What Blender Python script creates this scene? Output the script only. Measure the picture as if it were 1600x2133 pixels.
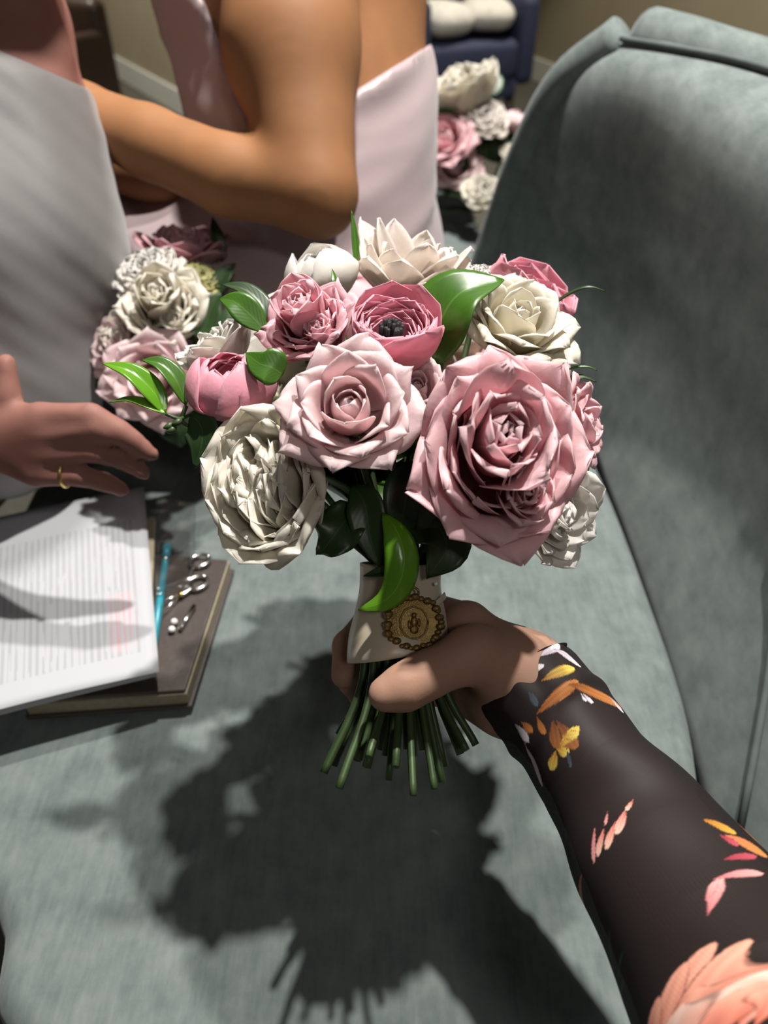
import bpy, math, random
import numpy as np
from mathutils import Matrix, Vector

# ------------------------------------------------------------------ clear
for o in list(bpy.data.objects): bpy.data.objects.remove(o, do_unlink=True)
scene = bpy.context.scene
C = scene.collection
rad = math.radians

# ------------------------------------------------------------------ camera
CAMZ, PITCH, FPX, IW, IH = 1.05, 40.0, 1600.0, 1600.0, 2133.0
cam_d = bpy.data.cameras.new('camera'); cam = bpy.data.objects.new('camera', cam_d); C.objects.link(cam)
cam.location = (0, 0, CAMZ); cam.rotation_euler = (rad(90 - PITCH), 0, 0)
cam_d.sensor_fit = 'VERTICAL'; cam_d.sensor_height = 34.6; cam_d.lens = FPX / IH * 34.6
cam_d.clip_start = 0.02; cam_d.clip_end = 60
cam_d.dof.use_dof = True; cam_d.dof.focus_distance = 0.46; cam_d.dof.aperture_fstop = 5.5
scene.camera = cam
scene.view_settings.view_transform = 'Standard'; scene.view_settings.look = 'None'
scene.view_settings.gamma = 1.0; scene.view_settings.use_curve_mapping = False
scene.view_settings.exposure = 0.98

# ------------------------------------------------------------------ world and lights
world = bpy.data.worlds.new('room_ambient'); scene.world = world; world.use_nodes = True
world.node_tree.nodes['Background'].inputs[0].default_value = (0.95, 0.93, 0.9, 1)
world.node_tree.nodes['Background'].inputs[1].default_value = 0.028
def spot(name, loc, target, power, radius, color, angle=150, blend=.6):
    l = bpy.data.lights.new(name, 'SPOT'); l.energy = power; l.shadow_soft_size = radius
    l.color = color; l.spot_size = rad(angle); l.spot_blend = blend
    o = bpy.data.objects.new(name, l); C.objects.link(o); o.location = loc
    o.rotation_euler = (Vector(target) - Vector(loc)).to_track_quat('-Z', 'Y').to_euler()
    return o
spot('ceiling_or_fill_spot', (0.43, 0.86, 2.72), (.1, .5, .6), 135, .035, (1, .96, .90))
spot('ceiling_or_fill_spot', (0.10, 1.26, 2.72), (0, .6, .6), 90, .035, (1, .96, .90))
spot('ceiling_or_fill_spot', (0.45, -1.25, 2.55), (0, .5, .8), 16, .16, (1, .96, .90))  # added fill behind the camera to brighten the flower fronts
spot('ceiling_or_fill_spot', (-2.0, 4.1, 2.72), (-1.9, 4.9, 0), 170, .05, (1, .92, .78), 78, .4)  # unseen background spot, aimed and narrowed to brighten the left wall
spot('ceiling_or_fill_spot', (0.75, 3.5, 2.72), (0.75, 4.0, 0), 150, .05, (1, .92, .78), 70, .4)  # unseen background spot, narrowed to keep its light off the settee

# ------------------------------------------------------------------ helpers
c40, s40 = math.cos(rad(PITCH)), math.sin(rad(PITCH))
RT = np.array([1., 0, 0]); UP = np.array([0, s40, c40]); BK = np.array([0, -c40, s40])
CAM = np.array([0, 0, CAMZ])
def P(px, py, d):                       # pixel of the 1600x2133 frame at depth d -> world point
    return CAM + RT * ((px - 800) / FPX * d) + UP * ((1066.5 - py) / FPX * d) - BK * d
def Dv(x, y, z):                        # right, up, towards viewer -> world direction
    v = RT * x + UP * y + BK * z
    return v / np.linalg.norm(v)
def nrm(v): return v / max(1e-9, np.linalg.norm(v))

def tag(o, label=None, cat=None, group=None, kind=None):
    if label: o['label'] = label
    if cat: o['category'] = cat
    if group: o['group'] = group
    if kind: o['kind'] = kind
    return o
def empty(name, loc=(0, 0, 0)):
    o = bpy.data.objects.new(name, None); C.objects.link(o); o.location = tuple(loc); o.empty_display_size = .02
    return o
def mesh_obj(name, V, F, mat=None, parent=None, col=None, uv=None, smooth=True):
    me = bpy.data.meshes.new(name)
    me.from_pydata(np.asarray(V, float).tolist(), [], [tuple(map(int, f)) for f in F])
    if smooth: me.polygons.foreach_set('use_smooth', [True] * len(me.polygons))
    if col is not None:
        a = me.color_attributes.new('Col', 'FLOAT_COLOR', 'POINT')
        a.data.foreach_set('color', np.asarray(col, np.float32).ravel())
    if uv is not None:
        l = me.uv_layers.new(name='UVMap')
        idx = np.empty(len(me.loops), np.int32); me.loops.foreach_get('vertex_index', idx)
        l.data.foreach_set('uv', np.asarray(uv, np.float32)[idx].ravel())
    me.update()
    o = bpy.data.objects.new(name, me); C.objects.link(o)
    if mat: me.materials.append(mat)
    if parent is not None:              # vertices are given in world space
        o.parent = parent
        bpy.context.view_layer.update()
        o.matrix_parent_inverse = parent.matrix_world.inverted()
    return o
def origin_to(o, loc):                  # move the origin of a parentless mesh to loc
    o.data.transform(Matrix.Translation(-Vector(loc))); o.location = tuple(loc)
    return o

def grid_faces(n, m, off=0, wrap=False):
    F = []
    mm = m if wrap else m - 1
    for i in range(n - 1):
        for j in range(mm):
            j2 = (j + 1) % m
            F.append((off + i * m + j, off + i * m + j2, off + (i + 1) * m + j2, off + (i + 1) * m + j))
    return F
def sheet(G, th):                       # grid (n,m,3) -> closed thin solid
    n, m, _ = G.shape
    du = np.gradient(G, axis=0); dv = np.gradient(G, axis=1)
    N = np.cross(du, dv); N /= np.maximum(np.linalg.norm(N, axis=2, keepdims=True), 1e-9)
    A = (G + N * th / 2).reshape(-1, 3); B = (G - N * th / 2).reshape(-1, 3)
    k = n * m
    F = grid_faces(n, m) + [tuple(reversed([a + k for a in f])) for f in grid_faces(n, m)]
    ring = [j for j in range(m)] + [i * m + m - 1 for i in range(1, n)] + [(n - 1) * m + j for j in range(m - 2, -1, -1)] + [i * m for i in range(n - 2, 0, -1)]
    for a in range(len(ring)):
        p, q = ring[a], ring[(a + 1) % len(ring)]
        F.append((q, p, p + k, q + k))
    return np.vstack([A, B]), F
def cat(pts, n):                        # Catmull-Rom through points
    pts = np.asarray(pts, float); k = len(pts)
    t = np.linspace(0, k - 1, n); i = np.clip(t.astype(int), 0, k - 2); f = (t - i)[:, None]
    p1 = pts[i]; p2 = pts[i + 1]
    p0 = np.where((i > 0)[:, None], pts[np.maximum(i - 1, 0)], 2 * p1 - p2)
    p3 = np.where((i < k - 2)[:, None], pts[np.minimum(i + 2, k - 1)], 2 * p2 - p1)
    return .5 * ((2 * p1) + (-p0 + p2) * f + (2 * p0 - 5 * p1 + 4 * p2 - p3) * f ** 2 + (-p0 + 3 * p1 - 3 * p2 + p3) * f ** 3)
def frames(path, ref=None):
    T = np.gradient(path, axis=0); T /= np.maximum(np.linalg.norm(T, axis=1, keepdims=True), 1e-9)
    N = np.zeros_like(T)
    r = np.array(ref, float) if ref is not None else (np.array([0, 0, 1.]) if abs(T[0][2]) < .9 else np.array([1., 0, 0]))
    for i in range(len(path)):
        n = r - T[i] * np.dot(r, T[i]); n = nrm(n); N[i] = n
        if ref is None: r = n
    return T, N, np.cross(T, N)
def tube(path, radii, m=10, cap=True, sx=1, sy=1, ref=None):
    path = np.asarray(path, float); n = len(path)
    radii = np.full(n, radii) if np.isscalar(radii) else np.asarray(radii)
    T, N, B = frames(path, ref)
    a = np.linspace(0, 2 * np.pi, m, endpoint=False)
    V = path[:, None, :] + radii[:, None, None] * (N[:, None, :] * (np.cos(a) * sx)[None, :, None] + B[:, None, :] * (np.sin(a) * sy)[None, :, None])
    F = grid_faces(n, m, wrap=True)
    V = V.reshape(-1, 3)
    if cap:
        k = len(V); V = np.vstack([V, path[0], path[-1]])
        for j in range(m):
            F.append((j, k, (j + 1) % m)); F.append(((n - 1) * m + j, (n - 1) * m + (j + 1) % m, k + 1))
    return V, F
def box_vf(c, half, rz=0, bev=0):
    x, y, z = half
    V = np.array([[sx * x, sy * y, sz * z] for sx in (-1, 1) for sy in (-1, 1) for sz in (-1, 1)], float)
    cs, sn = math.cos(rz), math.sin(rz)
    V = V @ np.array([[cs, sn, 0], [-sn, cs, 0], [0, 0, 1]]) + np.asarray(c)
    return V, [(0, 1, 3, 2), (4, 6, 7, 5), (0, 4, 5, 1), (2, 3, 7, 6), (0, 2, 6, 4), (1, 5, 7, 3)]
def merge(parts):
    Vs, Fs, k = [], [], 0
    for V, F in parts:
        Vs.append(np.asarray(V)); Fs += [tuple(int(a) + k for a in f) for f in F]; k += len(V)
    return np.vstack(Vs), Fs
def bevel(o, w, seg=3):
    m = o.modifiers.new('bevel', 'BEVEL'); m.width = w; m.segments = seg; m.limit_method = 'ANGLE'
    return o
def noise3(p, freq, seed=0):            # smooth sum-of-sines noise, p (...,3)
    r = np.random.RandomState(seed); out = 0
    for k in range(5):
        d = r.normal(size=3); d /= np.linalg.norm(d)
        out = out + np.sin((p @ d) * freq * (0.7 + 0.35 * k) + r.uniform(0, 6.28)) / (1 + .4 * k)
    return out / 2.5

# signed-distance bodies ------------------------------------------------
def smin(a, b, k):
    h = np.clip(.5 + .5 * (b - a) / k, 0, 1)
    return b * (1 - h) + a * h - k * h * (1 - h)
def smax(a, b, k): return -smin(-a, -b, k)
def cone(p, a, b, ra, rb):
    a = np.asarray(a); b = np.asarray(b); ba = b - a
    h = np.clip(((p - a) @ ba) / max(1e-9, ba @ ba), 0, 1)
    return np.linalg.norm(p - a - h[..., None] * ba, axis=-1) - (ra + (rb - ra) * h)
def chain(p, pts, rs, k=.008):
    d = None
    for i in range(len(pts) - 1):
        c = cone(p, pts[i], pts[i + 1], rs[i], rs[i + 1])
        d = c if d is None else smin(d, c, k)
    return d
def sdf_mesh(f, lo, hi, h):
    lo = np.asarray(lo, float); hi = np.asarray(hi, float)
    n = np.ceil((hi - lo) / h).astype(int) + 1
    ax = [lo[i] + h * np.arange(n[i]) for i in range(3)]
    G = np.stack(np.meshgrid(*ax, indexing='ij'), -1)
    val = f(G); s = val < 0
    cn = [(0,0,0),(1,0,0),(0,1,0),(1,1,0),(0,0,1),(1,0,1),(0,1,1),(1,1,1)]
    sl = lambda A, c: A[c[0]:A.shape[0] - 1 + c[0], c[1]:A.shape[1] - 1 + c[1], c[2]:A.shape[2] - 1 + c[2]]
    acc = np.zeros(tuple(n - 1) + (3,)); cnt = np.zeros(tuple(n - 1))
    for i in range(8):
        for j in range(i + 1, 8):
            a, b = cn[i], cn[j]
            if sum(abs(a[q] - b[q]) for q in range(3)) != 1: continue
            va, vb = sl(val, a), sl(val, b); m = sl(s, a) != sl(s, b)
            t = np.where(m, va / np.where(m, va - vb, 1), 0)
            for q in range(3): acc[..., q] += np.where(m, a[q] + t * (b[q] - a[q]), 0)
            cnt += m
    act = cnt > 0
    idx = -np.ones(act.shape, int); idx[act] = np.arange(act.sum())
    cell = np.stack(np.nonzero(act), -1)
    V = lo + h * (cell + acc[act] / cnt[act][:, None])
    F = []
    for q in range(3):
        e = [0, 0, 0]; e[q] = 1
        A = s[:s.shape[0] - e[0], :s.shape[1] - e[1], :s.shape[2] - e[2]]
        Bm = s[e[0]:, e[1]:, e[2]:]
        I = np.stack(np.nonzero(A != Bm), -1)
        u, v = [(1, 2), (2, 0), (0, 1)][q]
        I = I[(I[:, u] > 0) & (I[:, v] > 0) & (I[:, u] < n[u] - 1) & (I[:, v] < n[v] - 1)]
        flip = A[tuple(I.T)]
        du = np.zeros(3, int); du[u] = 1; dv = np.zeros(3, int); dv[v] = 1
        q4 = [idx[tuple((I - du - dv).T)], idx[tuple((I - dv).T)], idx[tuple(I.T)], idx[tuple((I - du).T)]]
        Q = np.stack(q4, -1)
        Q = np.where(flip[:, None], Q, Q[:, ::-1])
        F.append(Q[(Q >= 0).all(1)])
    return V, np.vstack(F)
def relax(V, F, it=2, lam=.5):
    F = np.asarray(F); E = np.vstack([F[:, [0, 1]], F[:, [1, 2]], F[:, [2, 3]], F[:, [3, 0]]])
    E = np.vstack([E, E[:, ::-1]])
    deg = np.bincount(E[:, 0], minlength=len(V)).astype(float)[:, None]
    for _ in range(it):
        S = np.stack([np.bincount(E[:, 0], V[E[:, 1], q], len(V)) for q in range(3)], -1)
        V = V + lam * (S / np.maximum(deg, 1) - V)
    return V

# ------------------------------------------------------------------ materials
def new_mat(name):
    m = bpy.data.materials.new(name); m.use_nodes = True
    nt = m.node_tree; b = nt.nodes['Principled BSDF']
    return m, nt, b
def setp(b, **k):
    names = dict(col='Base Color', rough='Roughness', metal='Metallic', sss='Subsurface Weight', sheen='Sheen Weight', spec='Specular IOR Level', trans='Transmission Weight', coat='Coat Weight', alpha='Alpha')
    for a, v in k.items():
        b.inputs[names[a]].default_value = (*v, 1) if isinstance(v, tuple) else v
def texco(nt, kind='Object', scale=(1, 1, 1), rot=(0, 0, 0)):
    t = nt.nodes.new('ShaderNodeTexCoord'); mp = nt.nodes.new('ShaderNodeMapping')
    mp.inputs['Scale'].default_value = scale; mp.inputs['Rotation'].default_value = rot
    nt.links.new(t.outputs[kind], mp.inputs[0]); return mp.outputs[0]
def noise(nt, vec, scale, detail=3, rough=.5):
    n = nt.nodes.new('ShaderNodeTexNoise'); n.inputs['Scale'].default_value = scale
    n.inputs['Detail'].default_value = detail; n.inputs['Roughness'].default_value = rough
    if vec is not None: nt.links.new(vec, n.inputs['Vector'])
    return n.outputs['Fac']
def ramp(nt, fac, stops):
    r = nt.nodes.new('ShaderNodeValToRGB'); e = r.color_ramp.elements
    while len(e) < len(stops): e.new(.5)
    for el, (p, c) in zip(e, stops): el.position = p; el.color = (*c, 1)
    nt.links.new(fac, r.inputs[0]); return r.outputs[0]
def math_n(nt, op, a, b=None, c=None):
    n = nt.nodes.new('ShaderNodeMath'); n.operation = op
    for i, x in enumerate((a, b, c)):
        if x is None: continue
        if hasattr(x, 'links'): nt.links.new(x, n.inputs[i])
        else: n.inputs[i].default_value = x
    return n.outputs[0]
def mixc(nt, fac, a, b, mode='MIX'):
    n = nt.nodes.new('ShaderNodeMix'); n.data_type = 'RGBA'; n.blend_type = mode
    for i, x in ((0, fac), (6, a), (7, b)):
        if hasattr(x, 'links'): nt.links.new(x, n.inputs[i])
        else: n.inputs[i].default_value = x if i == 0 else (*x, 1)
    return n.outputs[2]
def bump(nt, b, h, strength=.3, dist=.002):
    n = nt.nodes.new('ShaderNodeBump'); n.inputs['Strength'].default_value = strength; n.inputs['Distance'].default_value = dist
    nt.links.new(h, n.inputs['Height']); nt.links.new(n.outputs[0], b.inputs['Normal'])

def petal_mat():
    m, nt, b = new_mat('petal')
    a = nt.nodes.new('ShaderNodeVertexColor'); a.layer_name = 'Col'
    v = texco(nt, 'Object'); n = noise(nt, v, 90, 4)
    c = mixc(nt, 1.0, a.outputs[0], ramp(nt, n, [(.3, (.90, .88, .88)), (.7, (1, 1, 1))]), 'MULTIPLY')
    nt.links.new(c, b.inputs['Base Color']); setp(b, rough=.55, spec=.3, sheen=.15)
    bump(nt, b, noise(nt, texco(nt, 'Object', (1, 1, 1)), 420, 3), .25, .0006)
    tr = nt.nodes.new('ShaderNodeBsdfTranslucent'); nt.links.new(c, tr.inputs[0])
    mx = nt.nodes.new('ShaderNodeMixShader'); mx.inputs[0].default_value = .42
    nt.links.new(b.outputs[0], mx.inputs[1]); nt.links.new(tr.outputs[0], mx.inputs[2])
    nt.links.new(mx.outputs[0], nt.nodes['Material Output'].inputs[0])
    return m
def leaf_mat(name, dark, light, rough=.35, tr_w=.2):
    m, nt, b = new_mat(name)
    uv = nt.nodes.new('ShaderNodeUVMap'); sp = nt.nodes.new('ShaderNodeSeparateXYZ'); nt.links.new(uv.outputs[0], sp.inputs[0])
    ab = math_n(nt, 'ABSOLUTE', math_n(nt, 'SUBTRACT', sp.outputs[0], .5))
    rib = math_n(nt, 'LESS_THAN', ab, .018)
    vein = math_n(nt, 'SINE', math_n(nt, 'MULTIPLY', math_n(nt, 'SUBTRACT', sp.outputs[1], math_n(nt, 'MULTIPLY', ab, .7)), 60))
    vm = math_n(nt, 'MULTIPLY', math_n(nt, 'GREATER_THAN', vein, .93), .35)
    n = noise(nt, texco(nt, 'Object'), 60, 3)
    base = mixc(nt, n, dark, light)
    c = mixc(nt, math_n(nt, 'MAXIMUM', math_n(nt, 'MULTIPLY', rib, .3), math_n(nt, 'MULTIPLY', vm, .10)), base, tuple(min(1, x * 1.8 + .03) for x in light))
    nt.links.new(c, b.inputs['Base Color']); setp(b, rough=rough, spec=.5)
    bump(nt, b, math_n(nt, 'ADD', math_n(nt, 'MULTIPLY', vein, .1), rib), .10, .001)
    tr = nt.nodes.new('ShaderNodeBsdfTranslucent'); nt.links.new(c, tr.inputs[0])
    mx = nt.nodes.new('ShaderNodeMixShader'); mx.inputs[0].default_value = tr_w
    nt.links.new(b.outputs[0], mx.inputs[1]); nt.links.new(tr.outputs[0], mx.inputs[2])
    nt.links.new(mx.outputs[0], nt.nodes['Material Output'].inputs[0])
    return m
def skin_mat(name, a, bcol, rough=.62):
    m, nt, b = new_mat(name)
    v = texco(nt, 'Object')
    c = ramp(nt, noise(nt, v, 22, 3), [(.3, a), (.7, bcol)])
    nt.links.new(c, b.inputs['Base Color']); setp(b, rough=rough, spec=.25, sss=.12)
    b.inputs['Subsurface Radius'].default_value = (.006, .002, .001); b.inputs['Subsurface Scale'].default_value = 1
    bump(nt, b, noise(nt, v, 700, 3), .12, .0006)
    return m
def plain(name, col, rough=.5, metal=0, spec=.5, var=.12, scale=60, bmp=0):
    m, nt, b = new_mat(name)
    v = texco(nt, 'Object')
    n = noise(nt, v, scale, 3)
    c = ramp(nt, n, [(.3, tuple(x * (1 - var) for x in col)), (.7, tuple(min(1, x * (1 + var)) for x in col))])
    nt.links.new(c, b.inputs['Base Color']); setp(b, rough=rough, metal=metal, spec=spec)
    if bmp: bump(nt, b, noise(nt, v, scale * 6, 3), bmp, .001)
    return m
def velvet_mat(name, dark, light, rot=0.45):
    m, nt, b = new_mat(name)
    v = texco(nt, 'Object', (1, 1, 1))
    v2 = texco(nt, 'Object', (120, 26, 40), (0, 0, rot))
    v3 = texco(nt, 'Object', (260, 30, 60), (0, 0, rot - .9))
    n1 = noise(nt, v, 26, 5, .65); n2 = noise(nt, v2, 1, 3, .6); n3 = noise(nt, v3, 1, 2)
    f = math_n(nt, 'ADD', math_n(nt, 'MULTIPLY', n1, .6), math_n(nt, 'ADD', math_n(nt, 'MULTIPLY', n2, .3), math_n(nt, 'MULTIPLY', n3, .12)))
    c = ramp(nt, f, [(.36, dark), (.66, light)])
    nt.links.new(c, b.inputs['Base Color']); setp(b, rough=.9, spec=.1, sheen=.14)
    b.inputs['Sheen Roughness'].default_value = .45
    bump(nt, b, f, .25, .002)
    return m
def satin_mat(name, col, rough=.38):
    m, nt, b = new_mat(name)
    v = texco(nt, 'Object', (1, 1, .35))
    n = noise(nt, v, 9, 3)
    c = ramp(nt, n, [(.3, tuple(x * .93 for x in col)), (.7, col)])
    nt.links.new(c, b.inputs['Base Color']); setp(b, rough=rough, spec=.5, sheen=.25)
    bump(nt, b, noise(nt, texco(nt, 'Object', (1, 1, 1)), 30, 2), .10, .004)
    return m

M = {}
M['petal'] = petal_mat()
M['leaf'] = leaf_mat('leaf_green', (.035, .10, .010), (.075, .19, .018))
M['leaf_bright'] = leaf_mat('leaf_bright', (.09, .26, .012), (.15, .36, .02), .22)
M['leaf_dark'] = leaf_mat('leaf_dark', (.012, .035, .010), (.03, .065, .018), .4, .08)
M['stem'] = plain('stem_green', (.032, .062, .016), .5, scale=120)
M['skin_hand'] = skin_mat('skin_fair', (0.310, 0.176, 0.123), (0.366, 0.218, 0.155))
M['skin_tan'] = skin_mat('skin_tan', (0.253, 0.116, 0.051), (0.296, 0.137, 0.060))
M['skin_rosy'] = skin_mat('skin_rosy', (0.232, 0.102, 0.081), (0.282, 0.134, 0.109))
M['nail'] = plain('nail', (0.620, 0.340, 0.290), .25)
M['velvet'] = velvet_mat('grey_teal_velvet', (.102, .127, .122), (.186, .215, .208))
M['piping'] = plain('velvet_piping', (0.080, 0.096, 0.094), .8)
M['pink_satin'] = satin_mat('blush_satin', (0.366, 0.285, 0.296), .42)
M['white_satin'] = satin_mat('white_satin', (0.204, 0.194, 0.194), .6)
M['ribbon'] = satin_mat('ivory_satin', (0.549, 0.472, 0.352), .35)
M['gold'] = plain('antique_gold', (0.253, 0.169, 0.060), .42, .85, bmp=.4, scale=200)
M['gold_ring'] = plain('gold_ring', (0.800, 0.600, 0.200), .25, 1.0)
M['silver'] = plain('silver_metal', (0.750, 0.730, 0.700), .18, 1.0)
M['pearl'] = plain('pearl', (0.850, 0.800, 0.780), .2)
M['wall'] = plain('khaki_wall', (0.268, 0.232, 0.155), .8, scale=3, var=.06)
M['trim'] = plain('white_trim', (0.496, 0.504, 0.464), .5)
M['floor'] = plain('dark_carpet', (0.070, 0.065, 0.050), .95, scale=40, bmp=.4)
M['navy'] = plain('navy_velvet', (0.018, 0.024, 0.060), .75, scale=30)
M['white_plush'] = plain('white_plush', (0.577, 0.556, 0.507), .9, scale=40, bmp=.5)
M['dark_wood'] = plain('dark_wood', (0.035, 0.018, 0.010), .45, scale=20)
M['case_leather'] = plain('brown_leather', (0.053, 0.040, 0.035), .4, scale=150, bmp=.3)
M['page_edge'] = plain('page_edge', (0.296, 0.246, 0.169), .7, scale=200)
M['teal'] = plain('teal_plastic', (0.024, 0.264, 0.336), .35)
M['pollen'] = plain('dark_stamen', (0.012, 0.012, 0.012), .7)

# ------------------------------------------------------------------ room structure
def wall_piece(name, a, b, z0, z1, th, mat):
    a = np.array(a); b = np.array(b); d = nrm(b - a); n = np.array([-d[1], d[0]])
    V = []
    for z in (z0, z1):
        for p in (a, b, b + n * th, a + n * th): V.append((p[0], p[1], z))
    F = [(0, 1, 2, 3), (7, 6, 5, 4), (0, 4, 5, 1), (1, 5, 6, 2), (2, 6, 7, 3), (3, 7, 4, 0)]
    return mesh_obj(name, V, F, mat, smooth=False)
fl = mesh_obj('floor', [(-7, -4, 0), (6, -4, 0), (6, 10, 0), (-7, 10, 0), (-7, -4, -.05), (6, -4, -.05), (6, 10, -.05), (-7, 10, -.05)],
              [(0, 1, 2, 3), (7, 6, 5, 4), (0, 4, 5, 1), (1, 5, 6, 2), (2, 6, 7, 3), (3, 7, 4, 0)], M['floor'], smooth=False)
tag(fl, 'dark carpeted floor under the settee', 'floor', kind='structure')
A0, A1 = (-3.0, 7.72), (-.55, 3.76)      # projecting wall behind the seated bridesmaid
B0, B1 = (.62, 6.6), (1.75, 3.3)
for nm, a, b in (('wall_left', A0, A1), ('wall_return', A1, B0), ('wall_right', B0, B1)):
    w = wall_piece(nm, a, b, 0, 2.75, .08, M['wall']); tag(w, 'khaki painted wall', 'wall', kind='structure')
for nm, a, b in (('baseboard_left', A0, A1), ('baseboard_return', A1, B0), ('baseboard_right', B0, B1)):
    w = wall_piece(nm, a, b, 0.0, .13, -.02, M['trim']); tag(w, 'white painted baseboard', 'baseboard', kind='structure'); bevel(w, .006)

# ------------------------------------------------------------------ settee
SZ = .45
settee = tag(empty('settee', (0, .8, 0)), 'grey-teal velvet settee with curved winged back filling the right side', 'settee')
outline = [(-.285, .235), (-.345, .32), (-.42, .5), (-.45, .8), (-.45, 1.3), (-.44, 1.75), (-.36, 1.96), (-.1, 2.02), (.14, 1.97), (.21, 1.78), (.20, 1.42), (.262, 1.08), (.285, .8),
           (.290, .60), (.285, .42), (.25, .28), (.19, .17), (.05, .125), (-.15, .135), (-.26, .175)]
ol = cat(outline + [outline[0]], 121)[:-1]
def seat_solid(ol, zt, zb, rnd):
    c = ol.mean(0); n = len(ol)
    T = np.roll(ol, -1, 0) - np.roll(ol, 1, 0); T /= np.linalg.norm(T, axis=1, keepdims=True)
    Nn = np.stack([T[:, 1], -T[:, 0]], 1)
    if ((ol - c) * Nn).sum() < 0: Nn = -Nn
    rows = [(0, zb), (0, zb + .02)]
    for k in range(9):
        a = k / 8 * math.pi / 2; rows.append((-rnd * (1 - math.cos(a)), zt - rnd + rnd * math.sin(a)))
    V = [np.c_[ol + Nn * i, np.full(n, z)] for i, z in rows]
    base = V[-1]
    for k in range(1, 14):
        f = k / 13; q = base[:, :2] * (1 - f) + c * f
        V.append(np.c_[q, np.full(n, zt + .004 * math.sin(f * 1.57)) + .0025 * noise3(np.c_[q, q[:, :1] * 0], 16, 3)])
    V = np.vstack(V); return V, grid_faces(len(rows) + 13, n, wrap=True)
mesh_obj('seat_cushion', *seat_solid(ol, SZ, SZ - .13, .022), M['velvet'], settee)
mesh_obj('seat_base', *seat_solid(ol * .985, SZ - .13, .12, .012), M['velvet'], settee)
for lx, ly in ((-.3, .38), (.18, .35), (-.33, 1.8), (.06, 1.8)):
    mesh_obj('leg', *tube([(lx, ly, 0), (lx, ly, .13)], [.016, .024], 14), M['dark_wood'], settee)
cols = [[(.150, 1.37, -.64), (.184, 1.33, -.483), (.208, 1.274, -.348), (.244, 1.216, -.23), (.304, 1.165, -.165)],
        [(.285, 1.03, -.66), (.318, 1.035, -.50), (.311, 1.04, -.36), (.302, 1.045, -.205), (.352, 1.05, -.160)],
        [(.300, .80, -.66), (.346, .82, -.50), (.344, .84, -.36), (.340, .885, -.205), (.412, .915, -.160)],
        [(.295, .48, -.66), (.356, .49, -.50), (.368, .51, -.36), (.378, .56, -.205), (.460, .61, -.160)],
        [(.265, .16, -.66), (.325, .15, -.50), (.350, .14, -.36), (.366, .12, -.205), (.440, .12, -.160)]]
cols = np.array(cols); cols[..., 2] += CAMZ
g1 = np.stack([cat(c, 30) for c in cols])                  # (5,30,3)
BG = np.stack([cat(g1[:, j], 60) for j in range(30)], 1)   # (60,30,3)
du = np.gradient(BG, axis=0); dv = np.gradient(BG, axis=1)
BN = np.cross(du, dv); BN /= np.linalg.norm(BN, axis=2, keepdims=True)
if BN[..., 0].mean() < 0: BN = -BN                          # points away from the sitter
jj = np.sin(np.linspace(0, np.pi, 30)) ** .5; ii = np.clip(np.linspace(0, 8, 60), 0, 1) ** .5
BI = BG - BN * (.003 * jj[None, :, None] * ii[:, None, None])
V, F = sheet(BI + BN * .02, .035)
mesh_obj('backrest', V, F, M['velvet'], settee)
V, F = sheet(BG + BN * .075, .02)
mesh_obj('back_shell', V, F, M['velvet'], settee)
endp = np.array(BG[0]); topp = np.array(BG[:, -1])
def roll(path, name, r, m=18):
    return mesh_obj(name, *tube(path, r, m), M['velvet'], settee)
inw = nrm(BG[6, 15] - BG[0, 15])
er = np.linspace(.022, .027, len(endp))
roll(endp + BN[0] * .006 + inw * .004, 'end_roll', er)
upw = BG[:, -1] - BG[:, -3]; upw /= np.linalg.norm(upw, axis=1, keepdims=True)
roll(topp[1:] + upw[1:] * .022 + BN[1:, -1] * .030, 'top_roll', .034)
mesh_obj('piping', *tube(topp[3:] - BN[3:, -1] * .003 - upw[3:] * .010, .0038, 8), M['piping'], settee)
sj = []
for j_ in range(2, 29):                    # seam that crosses the panel near the sitter's shoulder
    k_ = np.interp(j_, [2, 4, 8, 12, 16, 20, 24, 29], [51.5, 48.7, 43.5, 42.5, 42, 42, 42, 42])
    a_, f_ = int(k_), k_ - int(k_)
    sj.append(BI[a_, j_] * (1 - f_) + BI[a_ + 1, j_] * f_ - BN[a_, j_] * .0005)
mesh_obj('seam_piping', *tube(np.array(sj), .0035, 8), M['piping'], settee)

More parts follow.
